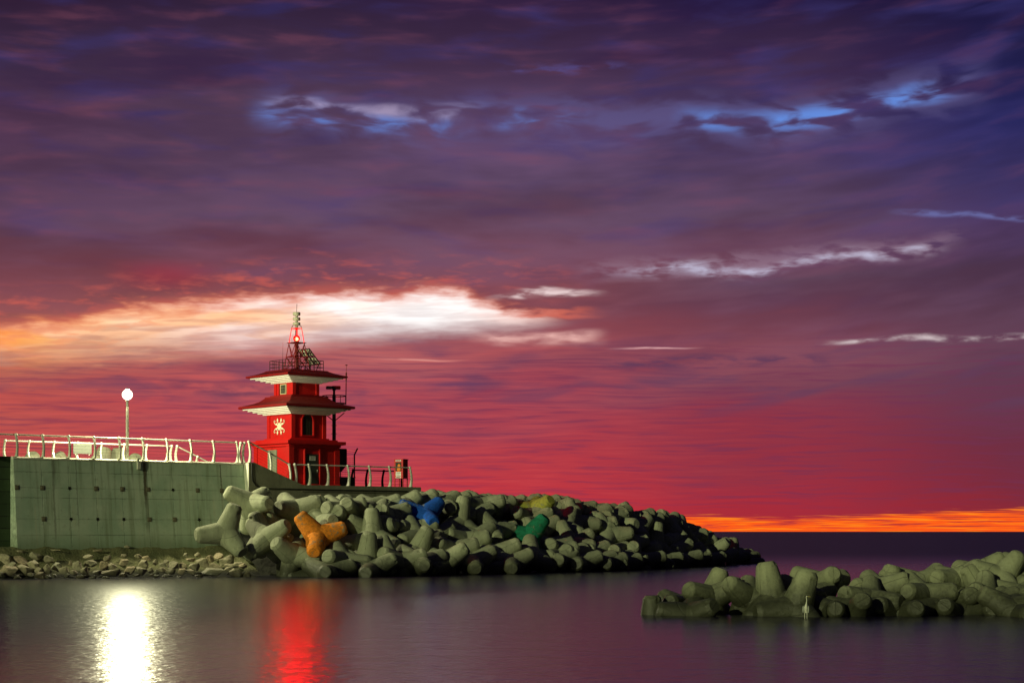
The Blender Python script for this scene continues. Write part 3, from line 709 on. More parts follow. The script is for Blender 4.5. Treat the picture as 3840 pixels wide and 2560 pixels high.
# solar panel frame on the roof
sp = TB(); a0 = Vector((.84, 0, 15.98)); ex = Vector((.98, 0, -1.04)); ey = Vector((0, 1, 0)); y0, y1 = -.38, .98
def spp(u_, v_, o_=0.): n__ = Vector((1.04, 0, .98)).normalized(); return a0 + ex*u_ + ey*(y0+(y1-y0)*v_) + n__*o_
for v_ in (0, .25, .5, .75, 1): sp.tube([spp(0, v_), spp(1, v_)], .030, 6)
for u_ in (0, .24, .48, .55, .78, 1): sp.tube([spp(u_, 0), spp(u_, 1)], .030, 6)
sp.tube([spp(.1, .1), (.75, .1, 14.3)], .03, 6); sp.tube([spp(.1, .9), (.75, .7, 14.3)], .03, 6); sp.tube([spp(.98, .1), (1.6, -.1, 14.3)], .03, 6); sp.tube([spp(.98, .9), (1.6, .7, 14.3)], .03, 6)
spo = sp.build('solar_panel_frame', M_dark)
us = [0, .24, .48, .55, .78, 1]
for i in (0, 1, 3, 4):
    for k in range(4):
        m = TB(); q = [spp(us[i]+.035, k*.25+.04), spp(us[i+1]-.035, k*.25+.04), spp(us[i+1]-.035, k*.25+.21), spp(us[i]+.035, k*.25+.21)]
        n__ = Vector((1.04, 0, .98)).normalized()*.012
        m.addv([p-n__ for p in q]+[p+n__ for p in q], [(0, 1, 2, 3), (7, 6, 5, 4), (0, 4, 5, 1), (1, 5, 6, 2), (2, 6, 7, 3), (3, 7, 4, 0)]); m.build('cell', M_panel, spo)

# ------------------------------------------------------------------ camera pole behind the tower
def tw(a, b, z=0.): return CT + Vector((a*math.cos(YT)-b*math.sin(YT), a*math.sin(YT)+b*math.cos(YT), z))
root = thing('camera_pole', 'grey steel pole with security camera and ring platform behind the lighthouse', 'camera pole', tw(3.55, .3, 6.02), R(8))
m = MB(); m.lathe([(.2, 0), (.2, .04), (.14, .06), (.13, 6.6), (.13, 6.78), (.085, 6.86), (.085, 7.12), (.14, 7.16), (.14, 7.2)], 16); m.build('pole', M_pole, root, True)
for z in (3.35, 3.95, 4.55):
    m = MB(); m.lathe([(.21, z), (.21, z+.03)], 16); m.build('collar', M_pole, root)
m = MB()
for z in (6.18, 6.72): 
    m.tube([(.86*math.cos(i*math.pi/14), .86*math.sin(i*math.pi/14), z) for i in range(29)], .032, 8)
for i in range(5):
    a = i*2*math.pi/5+.2; m.tube([(.86*math.cos(a), .86*math.sin(a), 6.18), (.86*math.cos(a), .86*math.sin(a), 6.72)], .025, 6); m.tube([(.1*math.cos(a), .1*math.sin(a), 6.18), (.86*math.cos(a), .86*math.sin(a), 6.18)], .02, 6)
m.build('ring_platform', M_pole, root, True)
m = MB()
for a in (0, math.pi): m.tube([(.1*math.cos(a), .1*math.sin(a), 4.95), (.75*math.cos(a), .75*math.sin(a), 5.5)], .04, 6)
m.build('brace', M_pole, root)
m = MB(); m.box((.16, 0, 7.33), (.62, .3, .26)); m.build('pan_head', M_pole, root, bevel=.03)
m = MB(); m.box((-.36, -.05, 7.30), (.42, .22, .20)); m.box((-.36, -.05, 7.42), (.5, .26, .03)); hs = m.build('camera_housing', M_bcream, root, bevel=.02)
m = MB(); m.lathe([(.07, 0), (.07, .03)], 12, (-.57, -.05, 7.30), Matrix.Rotation(R(-90), 3, 'Y')); m.build('lens', M_black, hs)
m = MB(); m.tube([(.86, 0, 6.1), (.88, 0, 7.9)], .035, 8); m.tube([(.88, 0, 7.9), (.89, 0, 8.45)], .055, 8); m.tube([(.89, 0, 8.45), (.90, 0, 8.98)], .02, 6); m.lathe([(.02, 8.96), (.13, 8.97), (.02, 9.03)], 12, (.9, 0, 0)); m.build('antenna', M_dark, root)
# equipment beside the tower
root = thing('siren_box', 'black hopper-shaped box beside the lighthouse base', 'cabinet', tw(3.05, -.9, 6.02), YT)
m = MB(); m.rings([(.16, 1.15), (.42, 1.6), (.44, 1.65), (.44, 2.78), (.40, 2.82)]); m.build('box', M_black, root)
m = MB()
for sx in (-.2, .2): m.tube([(sx, 0, 0), (sx, 0, 1.3)], .04, 6)
m.build('stand', M_dark, root)
root = thing('battery_box', 'low black cabinet standing on the platform at the foot of the lighthouse', 'cabinet', tw(3.3, -1.35, 6.02), YT)
m = MB(); m.box((0, 0, .36), (1.3, .7, .7)); m.build('body', M_black, root, bevel=.02)
m = MB(); m.box((0, 0, .73), (1.4, .8, .05)); m.build('lid', M_black, root, bevel=.01)
fp = P(s_at(814, 2.6), 2.6, 6.02)
root = thing('mesh_fence', 'chain-link fence with barbed wire and a bent post beside the lighthouse', 'fence', fp, TH)
m = MB(); m.tube([(0, 0, 0), (0, 0, 2.35), (.05, 0, 2.45), (.28, 0, 2.85)], .055, 8); m.build('post', M_dark, root, True)
m = MB()
for i in range(14): m.tube([(-.15*i, .01, .05), (-.15*i, .01, 2.15)], .007, 4)
for i in range(15): m.tube([(0, -.01, .05+.15*i), (-1.95, -.01, .05+.15*i)], .007, 4)
m.build('mesh', M_dark, root)
for k in range(3):
    m = MB(); m.tube([(.08+.09*k, 0, 2.45+.14*k), (-.6, 0, 2.35+.14*k), (-1.2, 0, 2.42+.12*k), (-1.95, 0, 2.45+.15*k)], .009, 4); m.build('barbed_wire', M_dark, root)
# red lifebuoy cabinet
bp = P(s_at(921, 1.0), 1.0, 6.02)
root = thing('lifesaving_cabinet', 'red lifesaving cabinet on legs with orange vest behind its window', 'cabinet', bp, R(-30))
m = MB(); m.box((0, 0, 1.36), (.78, .66, 1.36)); body = m.build('body', M_red, root, bevel=.015)
m = MB(); m.box((0, 0, 2.06), (.86, .74, .05)); m.build('roof', M_red, root, bevel=.01)
for sx in (-.35, .35):
    for sy in (-.29, .29):
        m = MB(); m.box((sx, sy, .35), (.06, .06, .70)); m.build('leg', M_red, root)
m = MB(); m.box((0, -.335, 1.54), (.50, .03, .62)); w_ = m.build('window', M_glass, root)
m = MB(); m.ball((.04, -.35, 1.38), .19, 12, 8, (.9, .2, 1.1)); m.ball((.06, -.35, 1.58), .13, 12, 8, (.9, .2, 1.2)); m.build('life_vest', M_org2, root, True)
for nm, z, ww, hh2 in (('name_plate', 1.97, .46, .10), ('notice', 1.00, .44, .32), ('lower_plate', .76, .44, .10)):
    m = MB(); m.box((0, -.342, z), (ww, .02, hh2)); o = m.build(nm, M_white, root)
    m = MB()
    for r_ in range(1 if hh2 < .2 else 4):
        zz = z+(0 if hh2 < .2 else .11-.072*r_); x = -ww/2+.05
        while x < ww/2-.08:
            a = random.uniform(.03, .06); m.box((x+a/2, -.354, zz), (a*.8, .004, .06 if hh2 < .2 else .03)); x += a
    m.build('lettering', M_black, o)

TET = [
(-16.877,121.14,4.574,0.7524,0.3773,-0.3465,-0.414,'far','grey tetrapod, leg leaning left, first from left in crest row beside the pier wall','tetrapods heaped on the breakwater'),
(-18.126,117.967,2.751,0.249,-0.1592,0.0911,-0.951,'far','grey tetrapod, leg upright, first from left in lower row beside the pier wall','tetrapods heaped on the breakwater'),
(-14.291,122.698,4.176,0.0699,-0.5039,0.856,0.0918,'far','grey tetrapod, leg leaning left, second from left in crest row beside the pier wall','tetrapods heaped on the breakwater'),
(-15.695,119.318,2.315,0.5817,-0.16,0.468,-0.6458,'far','grey tetrapod, leg leaning left, second from left in lower row beside the pier wall','tetrapods heaped on the breakwater'),
(-15.965,120.039,2.283,0.5461,-0.1334,-0.0886,0.8223,'far','grey tetrapod, leg upright, first from left in upper row beside the pier wall','tetrapods heaped on the breakwater'),
(-12.407,119.201,2.461,0.2475,-0.2351,-0.8695,-0.3569,'orange','bright orange painted tetrapod low in the heap of grey ones','tetrapods heaped on the breakwater'),
(-13.843,118.851,1.22,0.6336,0.0439,-0.4968,0.5915,'far','grey tetrapod, leg leaning left, second from left in waterline row beside the pier wall','tetrapods heaped on the breakwater'),
(-10.866,118.511,0.85,0.7791,0.5999,-0.1443,-0.1111,'far','grey tetrapod, leg end outward, first from left in lower row below lighthouse platform','tetrapods heaped on the breakwater'),
(-9.298,119.442,0.893,0.6529,-0.0354,0.0305,-0.756,'far','grey tetrapod, leg upright, fifth from left in lower row below lighthouse platform','tetrapods heaped on the breakwater'),
(-9.139,122.368,2.45,0.4592,0.8079,-0.1295,-0.3459,'far','grey tetrapod, leg upright, fourth from left in upper row below lighthouse platform','tetrapods heaped on the breakwater'),
(-9.523,123.495,2.747,0.5265,-0.1137,-0.5038,0.6753,'far','grey tetrapod, leg leaning left, third from left in upper row below lighthouse platform','tetrapods heaped on the breakwater'),
(-9.133,124.721,3.594,0.7225,0.4926,-0.2306,-0.4267,'far','grey tetrapod, leg leaning right, fifth from left in upper row below lighthouse platform','tetrapods heaped on the breakwater'),
(-11.399,123.66,4.082,0.3681,0.0541,-0.6475,0.6651,'far','grey tetrapod, leg end outward, third from left in crest row below lighthouse platform','tetrapods heaped on the breakwater'),
(-10.766,123.985,4.012,0.8129,0.5443,-0.1281,0.1626,'far','grey tetrapod, leg end outward, fourth from left in crest row below lighthouse platform','tetrapods heaped on the breakwater'),
(-12.531,122.393,3.224,0.4735,0.0872,0.6324,-0.6068,'far','grey tetrapod, leg leaning left, first from left in upper row below lighthouse platform','tetrapods heaped on the breakwater'),
(-10.086,125.272,4.114,0.5883,0.3782,0.5565,-0.4486,'far','grey tetrapod, leg end outward, fifth from left in crest row below lighthouse platform','tetrapods heaped on the breakwater'),
(-8.504,125.28,3.719,0.5705,0.4311,0.3854,-0.5832,'far','grey tetrapod, leg end outward, second from left in upper row around blue tetrapod','tetrapods heaped on the breakwater'),
(-7.815,120.298,0.762,0.5936,0.1376,-0.1039,-0.7861,'far','grey tetrapod, leg upright, sixth from left in lower row below lighthouse platform','tetrapods heaped on the breakwater'),
(-15.641,122.066,3.223,0.7801,0.5658,-0.2039,0.1725,'far','grey tetrapod, leg end outward, second from left in upper row beside the pier wall','tetrapods heaped on the breakwater'),
(-11.344,123.714,3.769,0.7492,0.5944,-0.194,0.2183,'far','grey tetrapod, leg end outward, second from left in upper row below lighthouse platform','tetrapods heaped on the breakwater'),
(-9.237,126.986,4.207,0.7252,0.6209,-0.2872,0.078,'far','grey tetrapod, leg end outward, sixth from left in crest row below lighthouse platform','tetrapods heaped on the breakwater'),
(-7.847,128.479,4.294,0.2261,0.0255,-0.718,0.6578,'far','grey tetrapod, leg end outward, first from left in crest row around blue tetrapod','tetrapods heaped on the breakwater'),
(-11.496,116.718,0.03,0.2074,0.1735,-0.6178,0.7383,'far','grey tetrapod, leg end outward, first from left in waterline row below lighthouse platform','tetrapods heaped on the breakwater'),
(-8.829,124.705,3.231,0.5732,0.3981,0.5279,-0.484,'far','grey tetrapod, leg end outward, first from left in upper row around blue tetrapod','tetrapods heaped on the breakwater'),
(-8.931,118.05,0.17,0.1841,0.1135,-0.6763,0.7042,'far','grey tetrapod, leg end outward, second from left in waterline row below lighthouse platform','tetrapods heaped on the breakwater'),
(-6.032,126.968,3.804,0.8135,-0.0865,-0.5107,0.2643,'blue','deep blue painted tetrapod high in the heap below the pier end','tetrapods heaped on the breakwater'),
(-6.76,129.552,4.351,0.7076,0.6002,-0.344,0.144,'far','grey tetrapod, leg end outward, second from left in crest row around blue tetrapod','tetrapods heaped on the breakwater'),
(-4.914,130.257,4.466,0.0284,0.3052,-0.6265,0.7166,'far','grey tetrapod, leg end outward, first from left in crest row between blue and green','tetrapods heaped on the breakwater'),
(-2.318,133.866,4.534,0.7652,0.5687,-0.2967,-0.0545,'far','grey tetrapod, leg leaning left, sixth from left in crest row between blue and green','tetrapods heaped on the breakwater'),
(-3.729,129.508,3.41,0.5241,-0.0979,0.0608,-0.8438,'far','grey tetrapod, leg upright, second from left in upper row between blue and green','tetrapods heaped on the breakwater'),
(-1.434,131.073,2.804,0.7057,0.1837,-0.1979,-0.6551,'far','grey tetrapod, leg end outward, fifth from left in upper row between blue and green','tetrapods heaped on the breakwater'),
(1.655,137.589,4.323,0.07,-0.122,-0.5317,-0.8352,'yellow','dull yellow painted tetrapod near the crest of the breakwater','tetrapods heaped on the breakwater'),
(1.197,132.292,2.438,0.0339,-0.1279,-0.7689,-0.6255,'green','dark green painted tetrapod lying low on the breakwater slope','tetrapods heaped on the breakwater'),
(-6.771,125.663,2.753,0.3678,0.0251,-0.6122,0.6995,'far','grey tetrapod, leg leaning left, third from left in upper row around blue tetrapod','tetrapods heaped on the breakwater'),
(-6.392,124.515,2.277,0.6831,0.6742,-0.2432,-0.1401,'far','grey tetrapod, leg leaning left, fourth from left in upper row around blue tetrapod','tetrapods heaped on the breakwater'),
(-6.301,122.758,1.398,0.6535,-0.1702,0.1543,-0.7212,'far','grey tetrapod, leg end outward, first from left in lower row around blue tetrapod','tetrapods heaped on the breakwater'),
(-4.049,124.916,1.452,0.8281,0.4774,-0.2938,-0.0092,'far','grey tetrapod, leg leaning left, first from left in lower row between blue and green','tetrapods heaped on the breakwater'),
(-3.298,127.732,2.099,0.4954,0.0041,-0.5875,0.6398,'far','grey tetrapod, leg leaning left, second from left in lower row between blue and green','tetrapods heaped on the breakwater'),
(-1.125,127.679,1.177,0.4771,-0.4297,0.2887,-0.7102,'far','grey tetrapod, leg leaning right, third from left in lower row between blue and green','tetrapods heaped on the breakwater'),
(1.284,129.757,0.984,0.7749,0.5854,-0.0045,-0.2382,'far','grey tetrapod, leg end outward, first from left in waterline row beyond green tetrapod','tetrapods heaped on the breakwater'),
(0.829,136.521,3.731,0.8027,0.5406,-0.2395,0.0774,'far','grey tetrapod, leg end outward, eighth from left in upper row between blue and green','tetrapods heaped on the breakwater'),
(1.464,136.2,3.208,0.5374,0.5738,0.3327,-0.5208,'far','grey tetrapod, leg end outward, first from left in upper row beyond green tetrapod','tetrapods heaped on the breakwater'),
(2.688,133.681,1.61,0.2146,0.1979,-0.6103,0.7364,'far','grey tetrapod, leg end outward, second from left in lower row beyond green tetrapod','tetrapods heaped on the breakwater'),
(3.044,131.902,0.897,0.4791,0.5456,0.3798,-0.5732,'far','grey tetrapod, leg end outward, third from left in lower row beyond green tetrapod','tetrapods heaped on the breakwater'),
(2.995,140.088,4.106,0.2105,0.0895,-0.6676,0.7085,'far','grey tetrapod, leg end outward, fifth from left in crest row beyond green tetrapod','tetrapods heaped on the breakwater'),
(-2.508,129.019,2.201,0.5782,0.7514,-0.0802,0.3076,'far','grey tetrapod, leg end outward, fourth from left in upper row between blue and green','tetrapods heaped on the breakwater'),
(-5.4,126.083,2.27,0.6819,0.6683,-0.1083,0.2768,'far','grey tetrapod, leg end outward, fifth from left in upper row around blue tetrapod','tetrapods heaped on the breakwater'),
(-2.856,132.445,3.705,0.7491,0.5783,-0.2211,0.2359,'far','grey tetrapod, leg end outward, third from left in upper row between blue and green','tetrapods heaped on the breakwater'),
(1.919,135.631,2.803,0.5345,0.4886,0.4653,-0.509,'far','grey tetrapod, leg end outward, second from left in upper row beyond green tetrapod','tetrapods heaped on the breakwater'),
(-7.237,120.089,0.663,0.4948,0.4434,0.3262,0.6724,'far','grey tetrapod, leg leaning left, first from left in waterline row around blue tetrapod','tetrapods heaped on the breakwater'),
(-5.898,120.907,0.648,0.1733,0.2748,-0.6412,0.6952,'far','grey tetrapod, leg end outward, second from left in waterline row around blue tetrapod','tetrapods heaped on the breakwater'),
(-4.511,122.339,0.726,0.3788,0.6484,0.4006,-0.525,'far','grey tetrapod, leg end outward, first from left in waterline row between blue and green','tetrapods heaped on the breakwater'),
(-2.629,124.358,0.638,0.626,0.7277,-0.1589,0.2308,'far','grey tetrapod, leg end outward, second from left in waterline row between blue and green','tetrapods heaped on the breakwater'),
(-0.147,126.694,0.489,0.5001,0.4852,0.5408,-0.4712,'far','grey tetrapod, leg end outward, fourth from left in waterline row between blue and green','tetrapods heaped on the breakwater'),
(-5.335,132.457,4.604,0.7167,0.6314,-0.1173,0.2718,'far','grey tetrapod, leg end outward, fifth from left in crest row around blue tetrapod','tetrapods heaped on the breakwater'),
(-6.671,132.152,4.43,0.0848,0.1393,-0.6719,0.7224,'far','grey tetrapod, leg end outward, third from left in crest row around blue tetrapod','tetrapods heaped on the breakwater'),
(-4.086,133.971,4.647,0.7429,0.6257,-0.1414,0.1915,'far','grey tetrapod, leg end outward, second from left in crest row between blue and green','tetrapods heaped on the breakwater'),
(-3.386,135.626,4.581,0.7629,0.6029,-0.1566,0.1734,'far','grey tetrapod, leg end outward, fourth from left in crest row between blue and green','tetrapods heaped on the breakwater'),
(-2.691,135.47,4.528,0.5098,0.4406,0.4487,-0.587,'far','grey tetrapod, leg end outward, fifth from left in crest row between blue and green','tetrapods heaped on the breakwater'),
(-2.062,135.787,4.57,0.4904,0.4432,0.4861,-0.5716,'far','grey tetrapod, leg end outward, seventh from left in crest row between blue and green','tetrapods heaped on the breakwater'),
(-1.372,136.014,4.393,0.5207,0.4616,0.4764,-0.5374,'far','grey tetrapod, leg end outward, eighth from left in crest row between blue and green','tetrapods heaped on the breakwater'),
(-0.568,137.545,4.44,0.515,0.463,0.4823,-0.5365,'far','grey tetrapod, leg end outward, ninth from left in crest row between blue and green','tetrapods heaped on the breakwater'),
(0.729,139.55,4.498,0.5575,0.4635,0.4564,-0.5158,'far','grey tetrapod, leg end outward, first from left in crest row beyond green tetrapod','tetrapods heaped on the breakwater'),
(2.06,141.316,4.462,0.7202,0.6386,-0.2133,0.1674,'far','grey tetrapod, leg end outward, third from left in crest row beyond green tetrapod','tetrapods heaped on the breakwater'),
(2.866,142.561,4.506,0.5206,0.4443,0.4733,-0.5546,'far','grey tetrapod, leg end outward, fourth from left in crest row beyond green tetrapod','tetrapods heaped on the breakwater'),
(-5.772,132.152,4.365,0.4633,0.5216,0.507,-0.5062,'far','grey tetrapod, leg end outward, fourth from left in crest row around blue tetrapod','tetrapods heaped on the breakwater'),
(-4.488,132.394,4.464,0.6944,0.6607,-0.1854,0.2169,'far','grey tetrapod, leg end outward, third from left in crest row between blue and green','tetrapods heaped on the breakwater'),
(4.776,140.213,3.435,0.544,0.1383,-0.0915,-0.8225,'far','grey tetrapod, leg upright, sixth from left in upper row beyond green tetrapod','tetrapods heaped on the breakwater'),
(3.922,138.167,2.998,0.1863,-0.2981,0.7096,-0.6106,'far','grey tetrapod, leg leaning right, fourth from left in upper row beyond green tetrapod','tetrapods heaped on the breakwater'),
(6.139,141.593,3.075,0.4016,0.0597,-0.6187,0.6726,'far','grey tetrapod, leg end outward, seventh from left in upper row beyond green tetrapod','tetrapods heaped on the breakwater'),
(8.239,145.096,3.231,0.7721,-0.1805,-0.2511,0.5552,'far','grey tetrapod, leg leaning left, first from left in upper row near breakwater tip','tetrapods heaped on the breakwater'),
(9.508,148.539,3.357,0.7747,0.1252,-0.162,-0.5983,'far','grey tetrapod, leg end outward, second from left in crest row near breakwater tip','tetrapods heaped on the breakwater'),
(10.661,150.737,3.401,0.215,0.1168,-0.5336,0.8096,'far','grey tetrapod, leg end outward, fifth from left in crest row near breakwater tip','tetrapods heaped on the breakwater'),
(12.89,154.13,3.203,0.091,-0.6271,0.6136,-0.4711,'far','grey tetrapod, leg leaning left, sixth from left in crest row near breakwater tip','tetrapods heaped on the breakwater'),
(7.292,141.272,2.491,0.5358,0.833,-0.1186,-0.0712,'far','grey tetrapod, leg leaning left, eighth from left in upper row beyond green tetrapod','tetrapods heaped on the breakwater'),
(6.776,142.676,3.077,0.575,0.3518,0.5976,-0.4341,'far','grey tetrapod, leg end outward, ninth from left in upper row beyond green tetrapod','tetrapods heaped on the breakwater'),
(9.784,146.916,2.704,0.0038,-0.203,0.7195,-0.6641,'far','grey tetrapod, leg end outward, second from left in upper row near breakwater tip','tetrapods heaped on the breakwater'),
(9.058,141.511,0.883,0.8136,0.4668,0.1898,-0.2902,'far','grey tetrapod, leg leaning back, third from left in lower row near breakwater tip','tetrapods heaped on the breakwater'),
(7.452,137.48,0.655,0.2419,0.1437,-0.4902,0.825,'far','grey tetrapod, leg leaning forward, first from left in lower row near breakwater tip','tetrapods heaped on the breakwater'),
(8.904,143.736,1.743,0.2119,0.1925,-0.5384,0.7926,'far','grey tetrapod, leg end outward, fourth from left in lower row near breakwater tip','tetrapods heaped on the breakwater'),
(11.306,147.97,1.71,0.7156,-0.0531,0.0547,-0.6944,'far','grey tetrapod, leg upright, third from left in upper row near breakwater tip','tetrapods heaped on the breakwater'),
(4.131,135.675,1.805,0.5708,-0.4173,0.5708,-0.4173,'far','grey tetrapod, leg end outward, third from left in upper row beyond green tetrapod','tetrapods heaped on the breakwater'),
(3.916,133.107,0.931,0.7835,0.5328,-0.1951,0.2534,'far','grey tetrapod, leg end outward, fourth from left in lower row beyond green tetrapod','tetrapods heaped on the breakwater'),
(5.605,135.73,1.034,0.7677,0.5621,-0.1968,0.2365,'far','grey tetrapod, leg end outward, sixth from left in lower row beyond green tetrapod','tetrapods heaped on the breakwater'),
(2.748,133.148,1.481,0.7736,0.5997,-0.1253,0.1617,'far','grey tetrapod, leg end outward, first from left in lower row beyond green tetrapod','tetrapods heaped on the breakwater'),
(14.676,157.06,2.289,0.3196,0.1523,-0.5556,0.7523,'far','grey tetrapod, leg end outward, ninth from left in crest row near breakwater tip','tetrapods heaped on the breakwater'),
(16.627,160.229,1.616,0.2496,0.0935,0.4838,-0.8336,'far','grey tetrapod, leg leaning back, eleventh from left in crest row near breakwater tip','tetrapods heaped on the breakwater'),
(16.819,158.143,0.897,0.7729,0.3763,-0.5026,-0.0921,'far','grey tetrapod, leg leaning right, twelfth from left in crest row near breakwater tip','tetrapods heaped on the breakwater'),
(19.772,167.235,0.393,0.7409,0,0,0.6716,'far','grey tetrapod, leg upright, fourteenth from left in crest row near breakwater tip','tetrapods heaped on the breakwater'),
(20.415,166.843,0.093,0.8095,0.5288,-0.1395,0.2136,'far','grey tetrapod, leg end outward, sixteenth from left in crest row near breakwater tip','tetrapods heaped on the breakwater'),
(20.728,166.592,-0.154,0.3608,0.2359,-0.577,0.6937,'far','grey tetrapod, leg end outward, eleventh from left in lower row near breakwater tip','tetrapods heaped on the breakwater'),
(12.964,150.366,1.071,0.538,0.4933,0.4198,-0.5395,'far','grey tetrapod, leg end outward, sixth from left in lower row near breakwater tip','tetrapods heaped on the breakwater'),
(11.553,145.31,0.305,0.3054,0.1641,-0.6287,0.6961,'far','grey tetrapod, leg end outward, third from left in waterline row near breakwater tip','tetrapods heaped on the breakwater'),
(13.626,149.966,0.378,0.4852,0.4519,0.4643,-0.5873,'far','grey tetrapod, leg end outward, fifth from left in waterline row near breakwater tip','tetrapods heaped on the breakwater'),
(14.596,151.998,0.345,0.2149,0.1426,-0.5981,0.7588,'far','grey tetrapod, leg end outward, seventh from left in lower row near breakwater tip','tetrapods heaped on the breakwater'),
(10.008,142.55,0.427,0.2915,0.1616,-0.5996,0.7276,'far','grey tetrapod, leg end outward, second from left in waterline row near breakwater tip','tetrapods heaped on the breakwater'),
(7.921,137.008,0.238,0.2131,0.2069,-0.6196,0.7266,'far','grey tetrapod, leg end outward, first from left in waterline row near breakwater tip','tetrapods heaped on the breakwater'),
(5.98,134.707,0.491,0.7768,0.5773,-0.1501,0.2019,'far','grey tetrapod, leg end outward, fourth from left in waterline row beyond green tetrapod','tetrapods heaped on the breakwater'),
(4.72,132.525,0.392,0.73,0.6386,-0.1976,0.1426,'far','grey tetrapod, leg end outward, third from left in waterline row beyond green tetrapod','tetrapods heaped on the breakwater'),
(3.114,131.205,0.62,0.1481,0.1738,-0.6321,0.7405,'far','grey tetrapod, leg end outward, second from left in waterline row beyond green tetrapod','tetrapods heaped on the breakwater'),
(6.694,135.084,0.345,0.5028,0.4328,0.5084,-0.549,'far','grey tetrapod, leg end outward, fifth from left in waterline row beyond green tetrapod','tetrapods heaped on the breakwater'),
(16.056,154.729,0.22,0.5222,0.4245,0.4423,-0.5929,'far','grey tetrapod, leg end outward, eighth from left in lower row near breakwater tip','tetrapods heaped on the breakwater'),
(12.029,145.633,0.074,0.5057,0.4301,0.5065,-0.5502,'far','grey tetrapod, leg end outward, fourth from left in waterline row near breakwater tip','tetrapods heaped on the breakwater'),
(17.945,159.437,0.222,0.6155,0.441,0.4459,-0.4773,'far','grey tetrapod, leg end outward, ninth from left in lower row near breakwater tip','tetrapods heaped on the breakwater'),
(2.917,141.312,4.279,0.8021,0.5577,-0.1375,0.1638,'far','grey tetrapod, leg end outward, second from left in crest row beyond green tetrapod','tetrapods heaped on the breakwater'),
(3.679,142.572,4.439,0.7561,0.6172,-0.0678,0.2066,'far','grey tetrapod, leg end outward, seventh from left in crest row beyond green tetrapod','tetrapods heaped on the breakwater'),
(4.89,143.562,4.302,0.5116,0.4023,0.4921,-0.5781,'far','grey tetrapod, leg end outward, eighth from left in crest row beyond green tetrapod','tetrapods heaped on the breakwater'),
(5.649,143.998,4.157,0.4886,0.4129,0.4728,-0.606,'far','grey tetrapod, leg end outward, ninth from left in crest row beyond green tetrapod','tetrapods heaped on the breakwater'),
(6.897,145.243,4.019,0.713,0.633,-0.0465,0.2979,'far','grey tetrapod, leg end outward, eleventh from left in crest row beyond green tetrapod','tetrapods heaped on the breakwater'),
(8.036,146.854,3.956,0.7452,0.5978,-0.0717,0.2866,'far','grey tetrapod, leg end outward, first from left in crest row near breakwater tip','tetrapods heaped on the breakwater'),
(9.85,150.24,3.671,0.5403,0.4217,0.4708,-0.5555,'far','grey tetrapod, leg end outward, third from left in crest row near breakwater tip','tetrapods heaped on the breakwater'),
(13.661,156.575,3.068,0.7899,0.6118,0.007,0.0423,'far','grey tetrapod, leg end outward, seventh from left in crest row near breakwater tip','tetrapods heaped on the breakwater'),
(3.386,139.622,3.685,0.7048,0.6664,-0.1928,0.1479,'far','grey tetrapod, leg end outward, sixth from left in crest row beyond green tetrapod','tetrapods heaped on the breakwater'),
(6.207,143.156,3.706,0.5782,0.4812,0.4594,-0.4724,'far','grey tetrapod, leg end outward, tenth from left in crest row beyond green tetrapod','tetrapods heaped on the breakwater'),
(7.302,144.352,3.713,0.2505,0.1822,-0.6085,0.7306,'far','grey tetrapod, leg end outward, twelfth from left in crest row beyond green tetrapod','tetrapods heaped on the breakwater'),
(4.302,136.642,1.833,0.7416,0.582,-0.3263,0.0703,'far','grey tetrapod, leg end outward, fifth from left in upper row beyond green tetrapod','tetrapods heaped on the breakwater'),
(15.492,157.934,1.674,0.3521,0.1291,-0.6146,0.694,'far','grey tetrapod, leg end outward, tenth from left in crest row near breakwater tip','tetrapods heaped on the breakwater'),
(12.109,150.35,1.731,0.1951,0.2014,-0.582,0.7633,'far','grey tetrapod, leg end outward, fifth from left in upper row near breakwater tip','tetrapods heaped on the breakwater'),
(8.981,64.4,0.386,0.3494,0.071,-0.0266,-0.9339,'tall','mossy tetrapod, leg upright, first from left on top, around the tall pair','mossy tetrapods of the low outer reef'),
(9.601,63.2,0.157,0.1056,-0.1554,0.0167,-0.982,'tall','mossy tetrapod, leg upright, first from left at the water, around the tall pair','mossy tetrapods of the low outer reef'),
(8.144,64.6,0.497,0.6805,0.0455,-0.4954,0.538,'island','mossy tetrapod, leg leaning back, third from left on top, left of the tallest leg','mossy tetrapods of the low outer reef'),
(6.98,66,0.365,0.9354,-0.0546,0.1661,-0.3074,'island','mossy tetrapod, leg upright, second from left on top, left of the tallest leg','mossy tetrapods of the low outer reef'),
(6.934,65,0.482,0.8065,0.4043,-0.4234,-0.0832,'island','mossy tetrapod, leg leaning right, first from left on top, left of the tallest leg','mossy tetrapods of the low outer reef'),
(6.08,63.6,-0.054,0.637,0.5781,-0.0074,0.5098,'island','mossy tetrapod, leg leaning right, third from left at the water, left of the tallest leg','mossy tetrapods of the low outer reef'),
(4.863,64.2,-0.585,0.9914,0.0029,-0.0223,-0.1287,'island','mossy tetrapod, leg upright, first from left at the water, left of the tallest leg','mossy tetrapods of the low outer reef'),
(5.959,65.5,0.101,0.7961,0.5318,-0.2881,0.0187,'island','mossy tetrapod, leg leaning left, second from left at the water, left of the tallest leg','mossy tetrapods of the low outer reef'),
(10.295,65,0.482,0.178,0.2854,-0.6084,0.7188,'island','mossy tetrapod, leg end outward, second from left on top, around the tall pair','mossy tetrapods of the low outer reef'),
(11.087,66.5,0.924,0.6151,0.3411,0.4366,-0.561,'island','mossy tetrapod, leg end outward, first from left on top, just right of the heron','mossy tetrapods of the low outer reef'),
(13.457,67.5,0.437,0.548,0.1125,0.0747,0.8255,'island','mossy tetrapod, leg upright, fourth from left on top, just right of the heron','mossy tetrapods of the low outer reef'),
